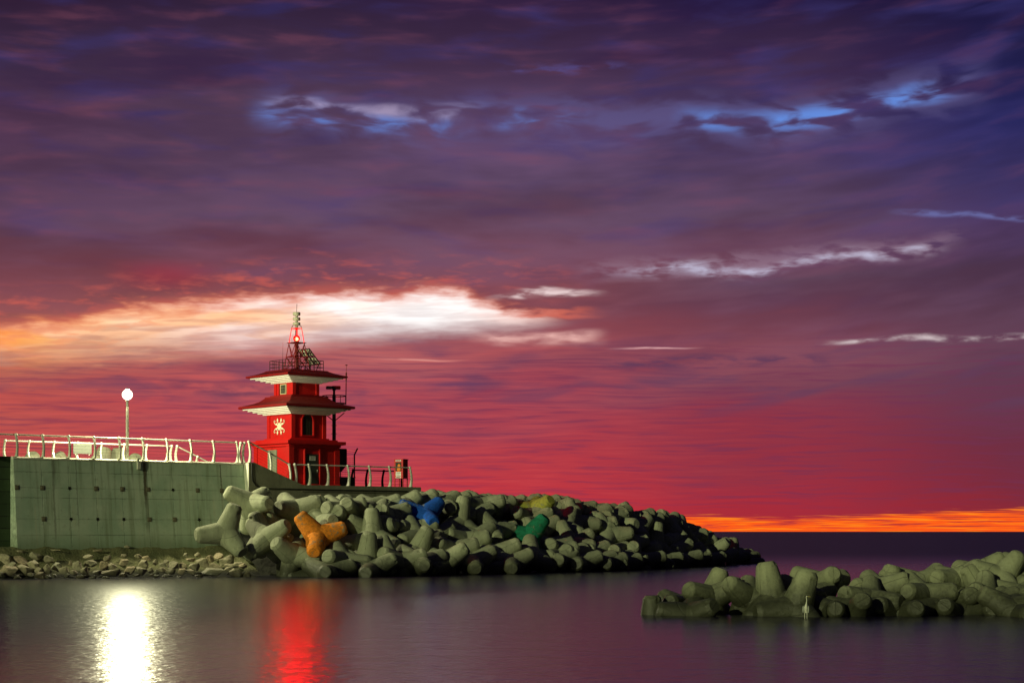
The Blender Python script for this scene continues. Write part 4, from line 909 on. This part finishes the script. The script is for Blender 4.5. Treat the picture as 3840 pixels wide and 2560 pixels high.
(12.838,65.5,0.736,0.7498,0.4859,-0.4185,-0.1629,'island','mossy tetrapod, leg leaning back, third from left on top, just right of the heron','mossy tetrapods of the low outer reef'),
(14.181,64.6,0.576,0.391,0.6074,0.1761,0.6687,'island','mossy tetrapod, leg leaning left, second from left on top, at the right picture edge','mossy tetrapods of the low outer reef'),
(12.275,64.2,0.405,0.4969,0.6963,0.053,0.5153,'island','mossy tetrapod, leg leaning back, second from left on top, just right of the heron','mossy tetrapods of the low outer reef'),
(15.984,67.5,1.011,0.4182,-0.1374,-0.6346,0.6352,'island','mossy tetrapod, leg leaning right, third from left on top, at the right picture edge','mossy tetrapods of the low outer reef'),
(17.291,69.5,1.212,0.3909,-0.1356,-0.6332,0.6541,'island','mossy tetrapod, leg leaning right, fifth from left on top, at the right picture edge','mossy tetrapods of the low outer reef'),
(16.825,66.6,0.538,0.7134,-0.1706,-0.1861,0.6537,'island','mossy tetrapod, leg leaning left, fourth from left on top, at the right picture edge','mossy tetrapods of the low outer reef'),
(16.503,65.2,0.43,0.6792,0.2388,-0.5161,0.464,'island','mossy tetrapod, leg leaning back, sixth from left on top, at the right picture edge','mossy tetrapods of the low outer reef'),
(15.61,65,0.219,0.7839,0.5332,-0.1201,0.2945,'island','mossy tetrapod, leg end outward, third from left at the water, at the right picture edge','mossy tetrapods of the low outer reef'),
(17.453,66.8,1.134,0.4576,0.8251,-0.1974,0.2662,'island','mossy tetrapod, leg leaning right, seventh from left on top, at the right picture edge','mossy tetrapods of the low outer reef'),
(19.297,70,1.44,0.3383,-0.037,-0.646,0.6832,'island','mossy tetrapod, leg leaning right, ninth from left on top, at the right picture edge','mossy tetrapods of the low outer reef'),
(18.582,68,1.305,0.3672,0.6196,0.1927,-0.6664,'island','mossy tetrapod, leg leaning right, eleventh from left on top, at the right picture edge','mossy tetrapods of the low outer reef'),
(17.413,64.4,0.182,0.7682,0.5235,-0.3553,-0.0975,'island','mossy tetrapod, leg leaning left, eighth from left on top, at the right picture edge','mossy tetrapods of the low outer reef'),
(11.69,63.2,0.049,0.8212,0.5119,-0.1335,0.2141,'island','mossy tetrapod, leg end outward, second from left at the water, just right of the heron','mossy tetrapods of the low outer reef'),
(10.966,63.4,0.01,0.5064,0.4716,0.4088,-0.595,'island','mossy tetrapod, leg end outward, first from left at the water, just right of the heron','mossy tetrapods of the low outer reef'),
(12.943,64,-0.017,0.82,0.5054,-0.2669,-0.0327,'island','mossy tetrapod, leg leaning left, third from left at the water, just right of the heron','mossy tetrapods of the low outer reef'),
(13.565,63.6,-0.03,0.2484,0.1734,-0.5784,0.7574,'island','mossy tetrapod, leg end outward, first from left at the water, at the right picture edge','mossy tetrapods of the low outer reef'),
(15.048,64.2,-0.057,0.4163,0.0863,-0.5645,0.7075,'island','mossy tetrapod, leg leaning left, second from left at the water, at the right picture edge','mossy tetrapods of the low outer reef'),
(15.058,68,0.848,0.0082,0.2792,-0.6291,0.7254,'island','mossy tetrapod, leg end outward, first from left on top, at the right picture edge','mossy tetrapods of the low outer reef'),
(14.29,67,0.772,0.2119,0.1358,-0.6456,0.7211,'island','mossy tetrapod, leg end outward, fifth from left on top, just right of the heron','mossy tetrapods of the low outer reef'),
(18.309,67,0.846,0.5353,0.5281,0.4114,-0.5151,'island','mossy tetrapod, leg end outward, twelfth from left on top, at the right picture edge','mossy tetrapods of the low outer reef'),
(17.899,65.5,0.513,0.5356,0.5178,0.4256,-0.5137,'island','mossy tetrapod, leg end outward, tenth from left on top, at the right picture edge','mossy tetrapods of the low outer reef'),
(16.983,63.6,0.154,0.0007,-0.4927,-0.0004,0.8702,'island','mossy tetrapod, leg leaning left, fourth from left at the water, at the right picture edge','mossy tetrapods of the low outer reef'),
(16.568,64.6,0.142,0.7203,0.6292,-0.2582,0.1366,'island','mossy tetrapod, leg end outward, fifth from left at the water, at the right picture edge','mossy tetrapods of the low outer reef'),
(17.216,63,-0.063,0.4903,0.4588,0.4651,-0.5768,'island','mossy tetrapod, leg end outward, sixth from left at the water, at the right picture edge','mossy tetrapods of the low outer reef'),
(-13.752,125.04,4.224,0.0786,0.6033,0.0716,-0.7904,'far','grey tetrapod, leg leaning right, first from left in crest row below lighthouse platform','tetrapods heaped on the breakwater'),
(17.65,164.099,1.335,0.7869,-0.1813,0.5477,0.2191,'far','grey tetrapod, leg end outward, thirteenth from left in crest row near breakwater tip','tetrapods heaped on the breakwater'),
(21.241,172.439,0.084,0.0265,-0.7964,0.595,-0.1052,'far','grey tetrapod, leg leaning forward, seventeenth from left in crest row near breakwater tip','tetrapods heaped on the breakwater'),
(5.508,139.13,1.581,0.0059,0.9101,-0.4137,-0.0244,'far','grey tetrapod, leg leaning left, fifth from left in lower row beyond green tetrapod','tetrapods heaped on the breakwater'),
(0.412,134.028,2.253,0.5016,-0.2914,0.4799,0.6582,'far','grey tetrapod, leg leaning left, seventh from left in upper row between blue and green','tetrapods heaped on the breakwater'),
(10.602,152.963,3.544,0.7662,0.5195,0.0065,0.3781,'far','grey tetrapod, leg leaning right, fourth from left in crest row near breakwater tip','tetrapods heaped on the breakwater'),
(19.187,164.34,-0.021,0.3654,-0.0178,-0.6131,0.7002,'far','grey tetrapod, leg leaning right, tenth from left in lower row near breakwater tip','tetrapods heaped on the breakwater'),
(20.216,169.688,0.466,0.2022,0.2618,-0.5346,0.7777,'far','grey tetrapod, leg end outward, fifteenth from left in crest row near breakwater tip','tetrapods heaped on the breakwater'),
(-11.276,120.463,0.8,0.7212,0.3381,0.5137,-0.319,'far','grey tetrapod, leg leaning right, second from left in lower row below lighthouse platform','tetrapods heaped on the breakwater'),
(7.315,140.018,1.03,0.1004,0.4348,0.35,0.8236,'far','grey tetrapod, leg end outward, second from left in lower row near breakwater tip','tetrapods heaped on the breakwater'),
(-14.538,121.149,1.236,0.3346,0.1186,-0.4992,0.7904,'far','grey tetrapod, leg leaning forward, first from left in waterline row beside the pier wall','tetrapods heaped on the breakwater'),
(-1.365,133.008,2.59,0.2835,-0.5105,0.2629,-0.7681,'far','grey tetrapod, leg leaning left, sixth from left in upper row between blue and green','tetrapods heaped on the breakwater'),
(14.125,154.001,0.876,0.81,0.3784,-0.4153,-0.168,'far','grey tetrapod, leg leaning right, sixth from left in upper row near breakwater tip','tetrapods heaped on the breakwater'),
(14.292,158.807,2.915,0.1332,0.4581,0.3084,-0.8229,'far','grey tetrapod, leg leaning back, eighth from left in crest row near breakwater tip','tetrapods heaped on the breakwater'),
(-11.252,122.163,1.728,0.0186,-0.7678,-0.6403,-0.0112,'far','grey tetrapod, leg leaning back, third from left in lower row below lighthouse platform','tetrapods heaped on the breakwater'),
(9.84,145.667,1.094,0.0582,-0.3022,0.9474,0.0875,'far','grey tetrapod, leg leaning back, fifth from left in lower row near breakwater tip','tetrapods heaped on the breakwater'),
(16.006,156.643,-0.066,0.5632,-0.0057,-0.5013,0.6569,'far','grey tetrapod, leg leaning left, sixth from left in waterline row near breakwater tip','tetrapods heaped on the breakwater'),
(12.434,152.388,1.629,0.8,0.5422,-0.0492,0.2524,'far','grey tetrapod, leg end outward, fourth from left in upper row near breakwater tip','tetrapods heaped on the breakwater'),
(-12.537,119.393,-0.168,0.7597,-0.5228,-0.1978,-0.3321,'far','grey tetrapod, leg leaning right, third from left in waterline row beside the pier wall','tetrapods heaped on the breakwater'),
(-1.941,126.127,-0.012,0.4197,-0.0273,-0.531,-0.7356,'far','grey tetrapod, leg leaning left, third from left in waterline row between blue and green','tetrapods heaped on the breakwater'),
(21.974,174.875,-0.078,0.0887,-0.6644,0.1521,0.7264,'far','grey tetrapod, leg leaning forward, eighteenth from left in crest row near breakwater tip','tetrapods heaped on the breakwater'),
(-5.192,128.363,2.395,0.0081,0.9937,0.1113,0.0103,'far','grey tetrapod, leg end outward, first from left in upper row between blue and green','tetrapods heaped on the breakwater'),
(-12,125.846,4.308,0.0145,-0.8611,0.5082,-0.0005,'far','grey tetrapod, leg leaning right, second from left in crest row below lighthouse platform','tetrapods heaped on the breakwater'),
(-9.059,121.79,0.636,0.3442,-0.0439,-0.5635,-0.7497,'far','grey tetrapod, leg leaning left, fourth from left in lower row below lighthouse platform','tetrapods heaped on the breakwater'),
(-33.176,129.668,6.502,0.4154,0.0804,0.2064,-0.8822,'back','pale tetrapod top showing behind the lamp-side railing, first from left','tetrapods behind the pier'),
(-31.179,131.343,6.622,0.2606,-0.1564,-0.1896,0.9336,'back','pale tetrapod top showing behind the lamp-side railing, third from left','tetrapods behind the pier'),
(-30.225,132.144,6.525,0.9438,-0.019,0.3016,-0.1341,'back','pale tetrapod top showing behind the lamp-side railing, fourth from left','tetrapods behind the pier'),
(-29.356,132.872,6.96,0.8497,-0.0708,0.0801,-0.5164,'back','pale tetrapod top showing behind the lamp-side railing, fifth from left','tetrapods behind the pier'),
(-28.805,133.335,6.649,0.6229,0.1936,0.2761,0.7059,'back','pale tetrapod top showing behind the lamp-side railing, seventh from left','tetrapods behind the pier'),
(-28.151,133.884,6.902,0.3816,0.0195,-0.0676,0.9217,'back','pale tetrapod top showing behind the lamp-side railing, sixth from left','tetrapods behind the pier'),
(-27.359,134.549,6.697,0.7738,0.1555,0.273,-0.55,'back','pale tetrapod top showing behind the lamp-side railing, eighth from left','tetrapods behind the pier'),
(-32.495,130.239,6.472,0.729,0.2993,0.1615,0.594,'back','pale tetrapod top showing behind the lamp-side railing, second from left','tetrapods behind the pier')]
ROCKS = [
(-30.802,113.627,1.136,0.596,0.447,0.393,25,'angular rubble stone, first from left high on the bank below the dark corner'),
(-30.794,113.900,1.315,0.398,0.242,0.197,30,'angular rubble stone, second from left high on the bank below the dark corner'),
(-29.901,113.851,1.003,0.657,0.457,0.372,35,'angular rubble stone, fourth from left high on the bank below the dark corner'),
(-29.345,114.900,1.357,0.522,0.392,0.331,35,'angular rubble stone, fifth from left high on the bank below the dark corner'),
(-28.465,114.839,1.157,0.422,0.316,0.331,20,'angular rubble stone, first from left high on the bank left of the lamp reflection'),
(-30.351,112.584,0.487,0.669,0.502,0.498,10,'angular rubble stone, first from left mid bank below the dark corner'),
(-29.461,113.066,0.551,0.652,0.489,0.413,25,'angular rubble stone, third from left mid bank below the dark corner'),
(-29.069,113.698,0.769,0.556,0.417,0.415,30,'angular rubble stone, fourth from left mid bank below the dark corner'),
(-28.285,113.439,0.540,0.397,0.297,0.436,0,'chunky rubble stone, first from left mid bank left of the lamp reflection'),
(-27.742,114.078,0.697,0.479,0.359,0.395,0,'chunky rubble stone, second from left mid bank left of the lamp reflection'),
(-27.170,114.835,0.897,0.181,0.166,0.243,0,'chunky rubble stone, fourth from left mid bank left of the lamp reflection'),
(-26.686,114.661,0.717,0.381,0.286,0.419,0,'chunky rubble stone, fifth from left mid bank left of the lamp reflection'),
(-26.097,115.482,0.877,0.505,0.378,0.355,-15,'angular rubble stone, seventh from left mid bank left of the lamp reflection'),
(-26.431,116.461,1.283,0.428,0.220,0.179,0,'long flat rubble stone, third from left high on the bank left of the lamp reflection'),
(-25.380,116.944,1.200,0.348,0.261,0.270,0,'angular rubble stone, first from left high on the bank below the street lamp'),
(-25.272,115.688,0.801,0.404,0.303,0.400,0,'chunky rubble stone, first from left mid bank below the street lamp'),
(-24.752,115.604,0.714,0.344,0.258,0.267,30,'angular rubble stone, second from left mid bank below the street lamp'),
(-26.115,114.065,0.429,0.339,0.284,0.417,-20,'chunky rubble stone, sixth from left mid bank left of the lamp reflection'),
(-24.268,116.681,0.926,0.367,0.275,0.337,0,'chunky rubble stone, third from left mid bank below the street lamp'),
(-24.582,114.380,0.333,0.840,0.378,0.308,-5,'long flat rubble stone, second from left at the waterline below the street lamp'),
(-28.398,112.605,0.206,0.512,0.384,0.325,0,'angular rubble stone, fourth from left at the waterline below the dark corner'),
(-29.667,111.905,0.103,0.333,0.238,0.194,0,'angular rubble stone, second from left at the waterline below the dark corner'),
(-28.992,112.431,0.256,0.236,0.177,0.173,0,'angular rubble stone, third from left at the waterline below the dark corner'),
(-27.648,112.686,0.184,0.197,0.148,0.173,0,'chunky rubble stone, second from left at the waterline left of the lamp reflection'),
(-26.916,112.922,0.174,0.197,0.148,0.217,0,'chunky rubble stone, third from left at the waterline left of the lamp reflection'),
(-26.120,113.058,0.126,0.435,0.213,0.174,0,'long flat rubble stone, fifth from left at the waterline left of the lamp reflection'),
(-28.425,116.106,1.703,0.528,0.082,0.067,0,'long flat rubble stone, second from left high on the bank left of the lamp reflection'),
(-26.170,117.852,1.666,0.453,0.125,0.102,0,'long flat rubble stone, fourth from left high on the bank left of the lamp reflection'),
(-24.538,117.953,1.333,0.248,0.186,0.159,0,'angular rubble stone, second from left high on the bank below the street lamp'),
(-30.630,111.944,0.293,0.117,0.162,0.237,0,'chunky rubble stone, first from left at the waterline below the dark corner'),
(-25.351,114.061,0.345,0.359,0.269,0.241,0,'angular rubble stone, seventh from left at the waterline left of the lamp reflection'),
(-23.780,114.163,0.216,0.299,0.216,0.176,0,'angular rubble stone, third from left at the waterline below the street lamp'),
(-30.370,114.786,1.610,0.522,0.163,0.132,0,'long flat rubble stone, third from left high on the bank below the dark corner'),
(-27.236,113.614,0.445,0.397,0.298,0.350,0,'chunky rubble stone, third from left mid bank left of the lamp reflection'),
(-27.949,112.452,0.122,0.236,0.177,0.195,0,'chunky rubble stone, first from left at the waterline left of the lamp reflection'),
(-28.704,113.113,0.496,0.277,0.208,0.261,0,'chunky rubble stone, fifth from left mid bank below the dark corner'),
(-26.664,113.555,0.354,0.298,0.223,0.262,0,'chunky rubble stone, fourth from left at the waterline left of the lamp reflection'),
(-30.273,113.192,0.824,0.317,0.237,0.261,0,'chunky rubble stone, second from left mid bank below the dark corner'),
(-25.411,113.110,0.079,0.316,0.160,0.131,0,'long flat rubble stone, sixth from left at the waterline left of the lamp reflection'),
(-24.635,113.333,0.073,0.317,0.161,0.131,0,'long flat rubble stone, first from left at the waterline below the street lamp'),
(-23.600,115.335,0.474,0.464,0.348,0.377,0,'chunky rubble stone, fourth from left mid bank below the street lamp'),
(-22.966,115.534,0.440,0.485,0.363,0.333,25,'angular rubble stone, fifth from left mid bank below the street lamp'),
(-23.085,117.139,0.850,0.410,0.307,0.338,0,'chunky rubble stone, sixth from left mid bank below the street lamp'),
(-22.446,115.757,0.443,0.304,0.228,0.245,0,'chunky rubble stone, first from left mid bank right of the lamp reflection'),
(-23.141,118.284,1.153,0.331,0.248,0.205,0,'angular rubble stone, fifth from left high on the bank below the street lamp'),
(-22.520,117.714,0.916,0.226,0.170,0.249,0,'chunky rubble stone, second from left mid bank right of the lamp reflection'),
(-21.941,117.388,0.757,0.308,0.222,0.181,0,'angular rubble stone, fourth from left mid bank right of the lamp reflection'),
(-21.791,116.244,0.467,0.386,0.290,0.246,0,'angular rubble stone, third from left mid bank right of the lamp reflection'),
(-21.330,117.639,0.701,0.473,0.355,0.385,-10,'chunky rubble stone, seventh from left mid bank right of the lamp reflection'),
(-21.256,116.098,0.369,0.426,0.301,0.246,0,'angular rubble stone, sixth from left mid bank right of the lamp reflection'),
(-20.738,117.950,0.703,0.351,0.263,0.295,20,'chunky rubble stone, ninth from left mid bank right of the lamp reflection'),
(-20.602,116.399,0.354,0.326,0.244,0.336,0,'chunky rubble stone, eighth from left mid bank right of the lamp reflection'),
(-20.119,118.173,0.660,0.454,0.341,0.341,0,'angular rubble stone, tenth from left mid bank right of the lamp reflection'),
(-19.983,116.558,0.327,0.509,0.275,0.224,15,'long flat rubble stone, sixth from left at the waterline right of the lamp reflection'),
(-20.581,119.614,1.051,0.439,0.198,0.161,0,'long flat rubble stone, second from left high on the bank right of the lamp reflection'),
(-21.065,120.573,1.333,0.211,0.158,0.186,0,'chunky rubble stone, first from left high on the bank right of the lamp reflection'),
(-20.407,121.067,1.324,0.296,0.222,0.210,0,'angular rubble stone, third from left high on the bank right of the lamp reflection'),
(-19.739,119.433,0.840,0.543,0.407,0.413,0,'angular rubble stone, first from left mid bank beside the tetrapods'),
(-19.575,120.949,1.102,0.338,0.254,0.349,0,'chunky rubble stone, first from left high on the bank beside the tetrapods'),
(-19.168,122.191,1.231,0.406,0.304,0.305,0,'angular rubble stone, second from left high on the bank beside the tetrapods'),
(-18.595,121.535,0.980,0.701,0.526,0.444,-10,'angular rubble stone, third from left high on the bank beside the tetrapods'),
(-18.834,118.978,0.615,0.582,0.365,0.297,20,'angular rubble stone, third from left mid bank beside the tetrapods'),
(-18.792,117.449,0.328,0.882,0.471,0.384,5,'long flat rubble stone, second from left mid bank beside the tetrapods'),
(-18.083,119.949,0.673,0.524,0.283,0.231,0,'long flat rubble stone, fifth from left mid bank beside the tetrapods'),
(-17.736,120.688,0.728,0.422,0.313,0.255,0,'angular rubble stone, sixth from left mid bank beside the tetrapods'),
(-17.957,118.666,0.448,0.415,0.311,0.297,0,'angular rubble stone, fourth from left mid bank beside the tetrapods'),
(-17.384,117.886,0.249,0.721,0.501,0.408,0,'angular rubble stone, second from left at the waterline beside the tetrapods'),
(-17.373,120.360,0.630,0.421,0.284,0.231,0,'angular rubble stone, seventh from left mid bank beside the tetrapods'),
(-24.657,119.582,1.874,0.230,0.141,0.115,0,'angular rubble stone, third from left high on the bank below the street lamp'),
(-23.719,118.410,1.287,0.311,0.233,0.228,0,'angular rubble stone, fourth from left high on the bank below the street lamp'),
(-21.897,118.244,0.948,0.227,0.171,0.182,0,'chunky rubble stone, fifth from left mid bank right of the lamp reflection'),
(-22.174,114.675,0.176,0.261,0.135,0.110,0,'long flat rubble stone, first from left at the waterline right of the lamp reflection'),
(-20.490,114.968,0.070,0.201,0.109,0.088,0,'long flat rubble stone, fifth from left at the waterline right of the lamp reflection'),
(-23.003,114.319,0.182,0.340,0.162,0.132,0,'long flat rubble stone, fourth from left at the waterline below the street lamp'),
(-21.842,114.700,0.138,0.241,0.181,0.154,0,'angular rubble stone, third from left at the waterline right of the lamp reflection'),
(-21.285,114.933,0.135,0.322,0.163,0.133,0,'long flat rubble stone, fourth from left at the waterline right of the lamp reflection'),
(-19.408,115.727,0.116,0.364,0.164,0.134,0,'long flat rubble stone, first from left at the waterline beside the tetrapods'),
(-16.627,117.549,0.166,0.329,0.247,0.249,0,'angular rubble stone, third from left at the waterline beside the tetrapods'),
(-22.014,115.424,0.317,0.242,0.182,0.222,0,'chunky rubble stone, second from left at the waterline right of the lamp reflection')]
# ------------------------------------------------------------------ tetrapods
def tetra_mesh(name, L, seed, mat):
    A = math.acos(-1/3)
    dirs = [Vector((0, 0, 1))] + [Vector((math.sin(A)*math.cos(k*2*math.pi/3), math.sin(A)*math.sin(k*2*math.pi/3), math.cos(A))) for k in range(3)]
    rb, re, hs, n = L*.405, L*.255, L*.90, 60
    bm = bmesh.new()
    for i, dd in enumerate(dirs):
        o = dirs[(i+1) % 4]; ex = (o-dd*o.dot(dd)).normalized(); ey = dd.cross(ex)
        cols = []
        for k in range(n):
            a = 2*math.pi*k/n; e = ex*math.cos(a)+ey*math.sin(a)
            cm = max(e.dot(dirs[j]) for j in range(4) if j != i)
            # straight side r = rb-(rb-re)*h/hs meets the neighbouring leg where 4/3 h = r*cm
            g = (rb-re)/hs; h0 = rb*cm/(4/3+g*cm)
            prof = [(h0+(hs-h0)*q, None) for q in [0, .04, .12, .24, .38, .54, .70, .86, .97, 1.0]]
            pts = [dd*h+e*(rb-g*h) for h, _ in prof]
            pts += [dd*(L*.925)+e*(re*.96), dd*(L*.985)+e*(re*.76), dd*L+e*(re*.70), dd*(L*1.001)+e*(re*.35)]
            cols.append([bm.verts.new(p) for p in pts])
        tip = bm.verts.new(dd*(L*1.002))
        for k in range(n):
            c0, c1 = cols[k], cols[(k+1) % n]
            for j in range(len(c0)-1): bm.faces.new((c0[j], c1[j], c1[j+1], c0[j+1]))
            bm.faces.new((c0[-1], c1[-1], tip))
    bmesh.ops.remove_doubles(bm, verts=bm.verts, dist=L*.004)
    bmesh.ops.recalc_face_normals(bm, faces=bm.faces); bm.normal_update()
    off = Vector((seed*7.3, seed*3.1, 0)); mv = []
    for v in bm.verts:
        q = v.co*(1.85/L)
        d_ = mnoise.noise(q*1.1+off)*.014 + mnoise.noise(q*4.0+off)*.006
        ch = mnoise.noise(q*3.1+off*2)
        if ch > .36 and 1.5 < q.length < 1.78: d_ -= (ch-.36)*.12
        mv.append(v.normal*(d_*L))
    for v, m_ in zip(bm.verts, mv): v.co += m_
    out = bpy.data.meshes.new(name); bm.to_mesh(out); bm.free()
    for p in out.polygons: p.use_smooth = True
    out.set_sharp_from_angle(angle=R(24)); out.materials.append(mat)
    return out
LBIG, LSMALL = 1.93, 1.24
grey = [tetra_mesh('tetrapod', LBIG, k, M_tet) for k in range(5)]
isl = []
for g_ in grey:
    q = g_.copy(); q.transform(Matrix.Scale(LSMALL/LBIG, 4)); q.materials.clear(); q.materials.append(M_tet_isl); q.name = 'small_tetrapod'; isl.append(q)
colm = {'orange': M_org, 'blue': M_blu, 'yellow': M_yel, 'green': M_grn}
TETOBJ = []
for i, (x, y, z, qw, qx, qy, qz, kind, label, grp) in enumerate(TET):
    if kind in colm:
        me = grey[i % 5].copy(); me.materials.clear(); me.materials.append(colm[kind]); me.name = kind+'_tetrapod'
    else: me = (isl if kind in ('island', 'tall') else grey)[i % 5]
    o = link('tetrapod', me); o.rotation_mode = 'QUATERNION'
    o.location = (x, y, z); o.scale = (1.16,)*3 if kind == 'tall' else (1, 1, 1); o.rotation_quaternion = (qw, qx, qy, qz)
    tag(o, label, 'tetrapod', grp); TETOBJ.append(o)

# ------------------------------------------------------------------ rubble stones on the bank
def rock_mesh(seed):
    rng = random.Random(seed); bm = bmesh.new()
    for _ in range(15):
        v = Vector((rng.gauss(0, 1), rng.gauss(0, 1), rng.gauss(0, 1))).normalized()*rng.uniform(.8, 1.0)
        bm.verts.new(v)
    bmesh.ops.convex_hull(bm, input=bm.verts)
    for v in [v for v in bm.verts if not v.link_faces]: bm.verts.remove(v)
    bmesh.ops.bevel(bm, geom=list(bm.edges), offset=.07, segments=2, affect='EDGES', clamp_overlap=True)
    bmesh.ops.triangulate(bm, faces=bm.faces); bmesh.ops.subdivide_edges(bm, edges=bm.edges, cuts=2, use_grid_fill=True)
    for v in bm.verts:
        v.co += v.co.normalized()*(mnoise.fractal(v.co*1.8+Vector((seed*5., 0, 0)), 1., 2., 4)*.10)
    me = bpy.data.meshes.new('stone'); bm.to_mesh(me); bm.free()
    for p in me.polygons: p.use_smooth = True
    me.set_sharp_from_angle(angle=R(28)); me.materials.append(M_rock); return me
stones = [rock_mesh(40+k) for k in range(9)]
for i, (x, y, z, a, b, h, tl, label) in enumerate(ROCKS):
    o = link('stone', stones[(i*4+i//9) % 9]); o.location = (x, y, z)
    o.scale = (a, b, h); o.rotation_euler = (0.0, R(tl), R(8+(i*37) % 40-20))
    tag(o, label, 'stone', 'rubble stones along the foot of the pier wall')

# ------------------------------------------------------------------ heron standing in the shallows
root = tag(link('heron', None), None)
bpy.data.objects.remove(root)
HP = Vector(((1851-1176)/4287*61.2, 61.2, 0))
def skin(name, nodes, edges, mat, parent=None, loc=(0, 0, 0), sub=2):
    me = bpy.data.meshes.new(name); me.from_pydata([n[:3] for n in nodes], edges, [])
    o = bpy.data.objects.new(name+'_form', me); COL.objects.link(o)
    sk = o.modifiers.new('s', 'SKIN'); sk.use_smooth_shade = True
    for v, n in zip(me.skin_vertices[0].data, nodes): v.radius = (n[3], n[4] if len(n) > 4 else n[3])
    me.skin_vertices[0].data[0].use_root = True
    sb = o.modifiers.new('u', 'SUBSURF'); sb.levels = sub; sb.render_levels = sub
    dg = bpy.context.evaluated_depsgraph_get()
    out = bpy.data.meshes.new_from_object(o.evaluated_get(dg)); bpy.data.objects.remove(o)
    out.name = name; out.materials.clear(); out.materials.append(mat)
    for p in out.polygons: p.use_smooth = True
    r = link(name, out, parent); r.location = loc; return r
M_hgrey = paint('heron_feather', (.40, .42, .36), .8, .2, 0., 12.)
M_hwhite = paint('heron_pale_feather', (.72, .72, .60), .8, .1, 0., 12.)
M_hbill = paint('heron_bill', (.40, .32, .10), .5, .1)
nodes = [(0, 0, .26, .055), (0, .02, .20, .035), (0, -.02, .33, .078, .070), (0, -.03, .40, .062), (.005, -.05, .46, .034), (.012, -.055, .53, .020), (.018, -.05, .60, .016), (.012, -.045, .67, .015), (.004, -.05, .715, .018), (.016, -.065, .735, .025), (.045, -.08, .732, .016),
         (-.035, 0, .21, .018), (-.04, 0, .13, .010), (-.036, .0, -.08, .009), (.035, 0, .21, .018), (.038, 0, .12, .010), (.032, 0, -.08, .009)]
ed = [(0, 1), (0, 2), (2, 3), (3, 4), (4, 5), (5, 6), (6, 7), (7, 8), (8, 9), (9, 10), (1, 11), (11, 12), (12, 13), (1, 14), (14, 15), (15, 16)]
hr = skin('heron', nodes, ed, M_hwhite, None, HP)
tag(hr, 'pale grey heron standing upright in the shallows before the leaning tetrapod', 'bird')
for sx in (-1, 1):
    m = MB(); m.ball((sx*.083, .01, .30), .10, 12, 8, (.34, .8, 1.25)); m.build('wing', M_hgrey, hr, True)
m = MB(); m.lathe([(.014, 0), (.010, .05), (.002, .115)], 8, (.05, -.083, .730), Vector((.85, -.5, -.12)).to_track_quat('Z', 'Y').to_matrix()); m.build('bill', M_hbill, hr, True)
m = MB(); m.tube([(.03, -.07, .756), (-.01, -.05, .748), (-.05, -.02, .735)], [.010, .012, .003], 6); m.build('crest', M_black, hr, True)
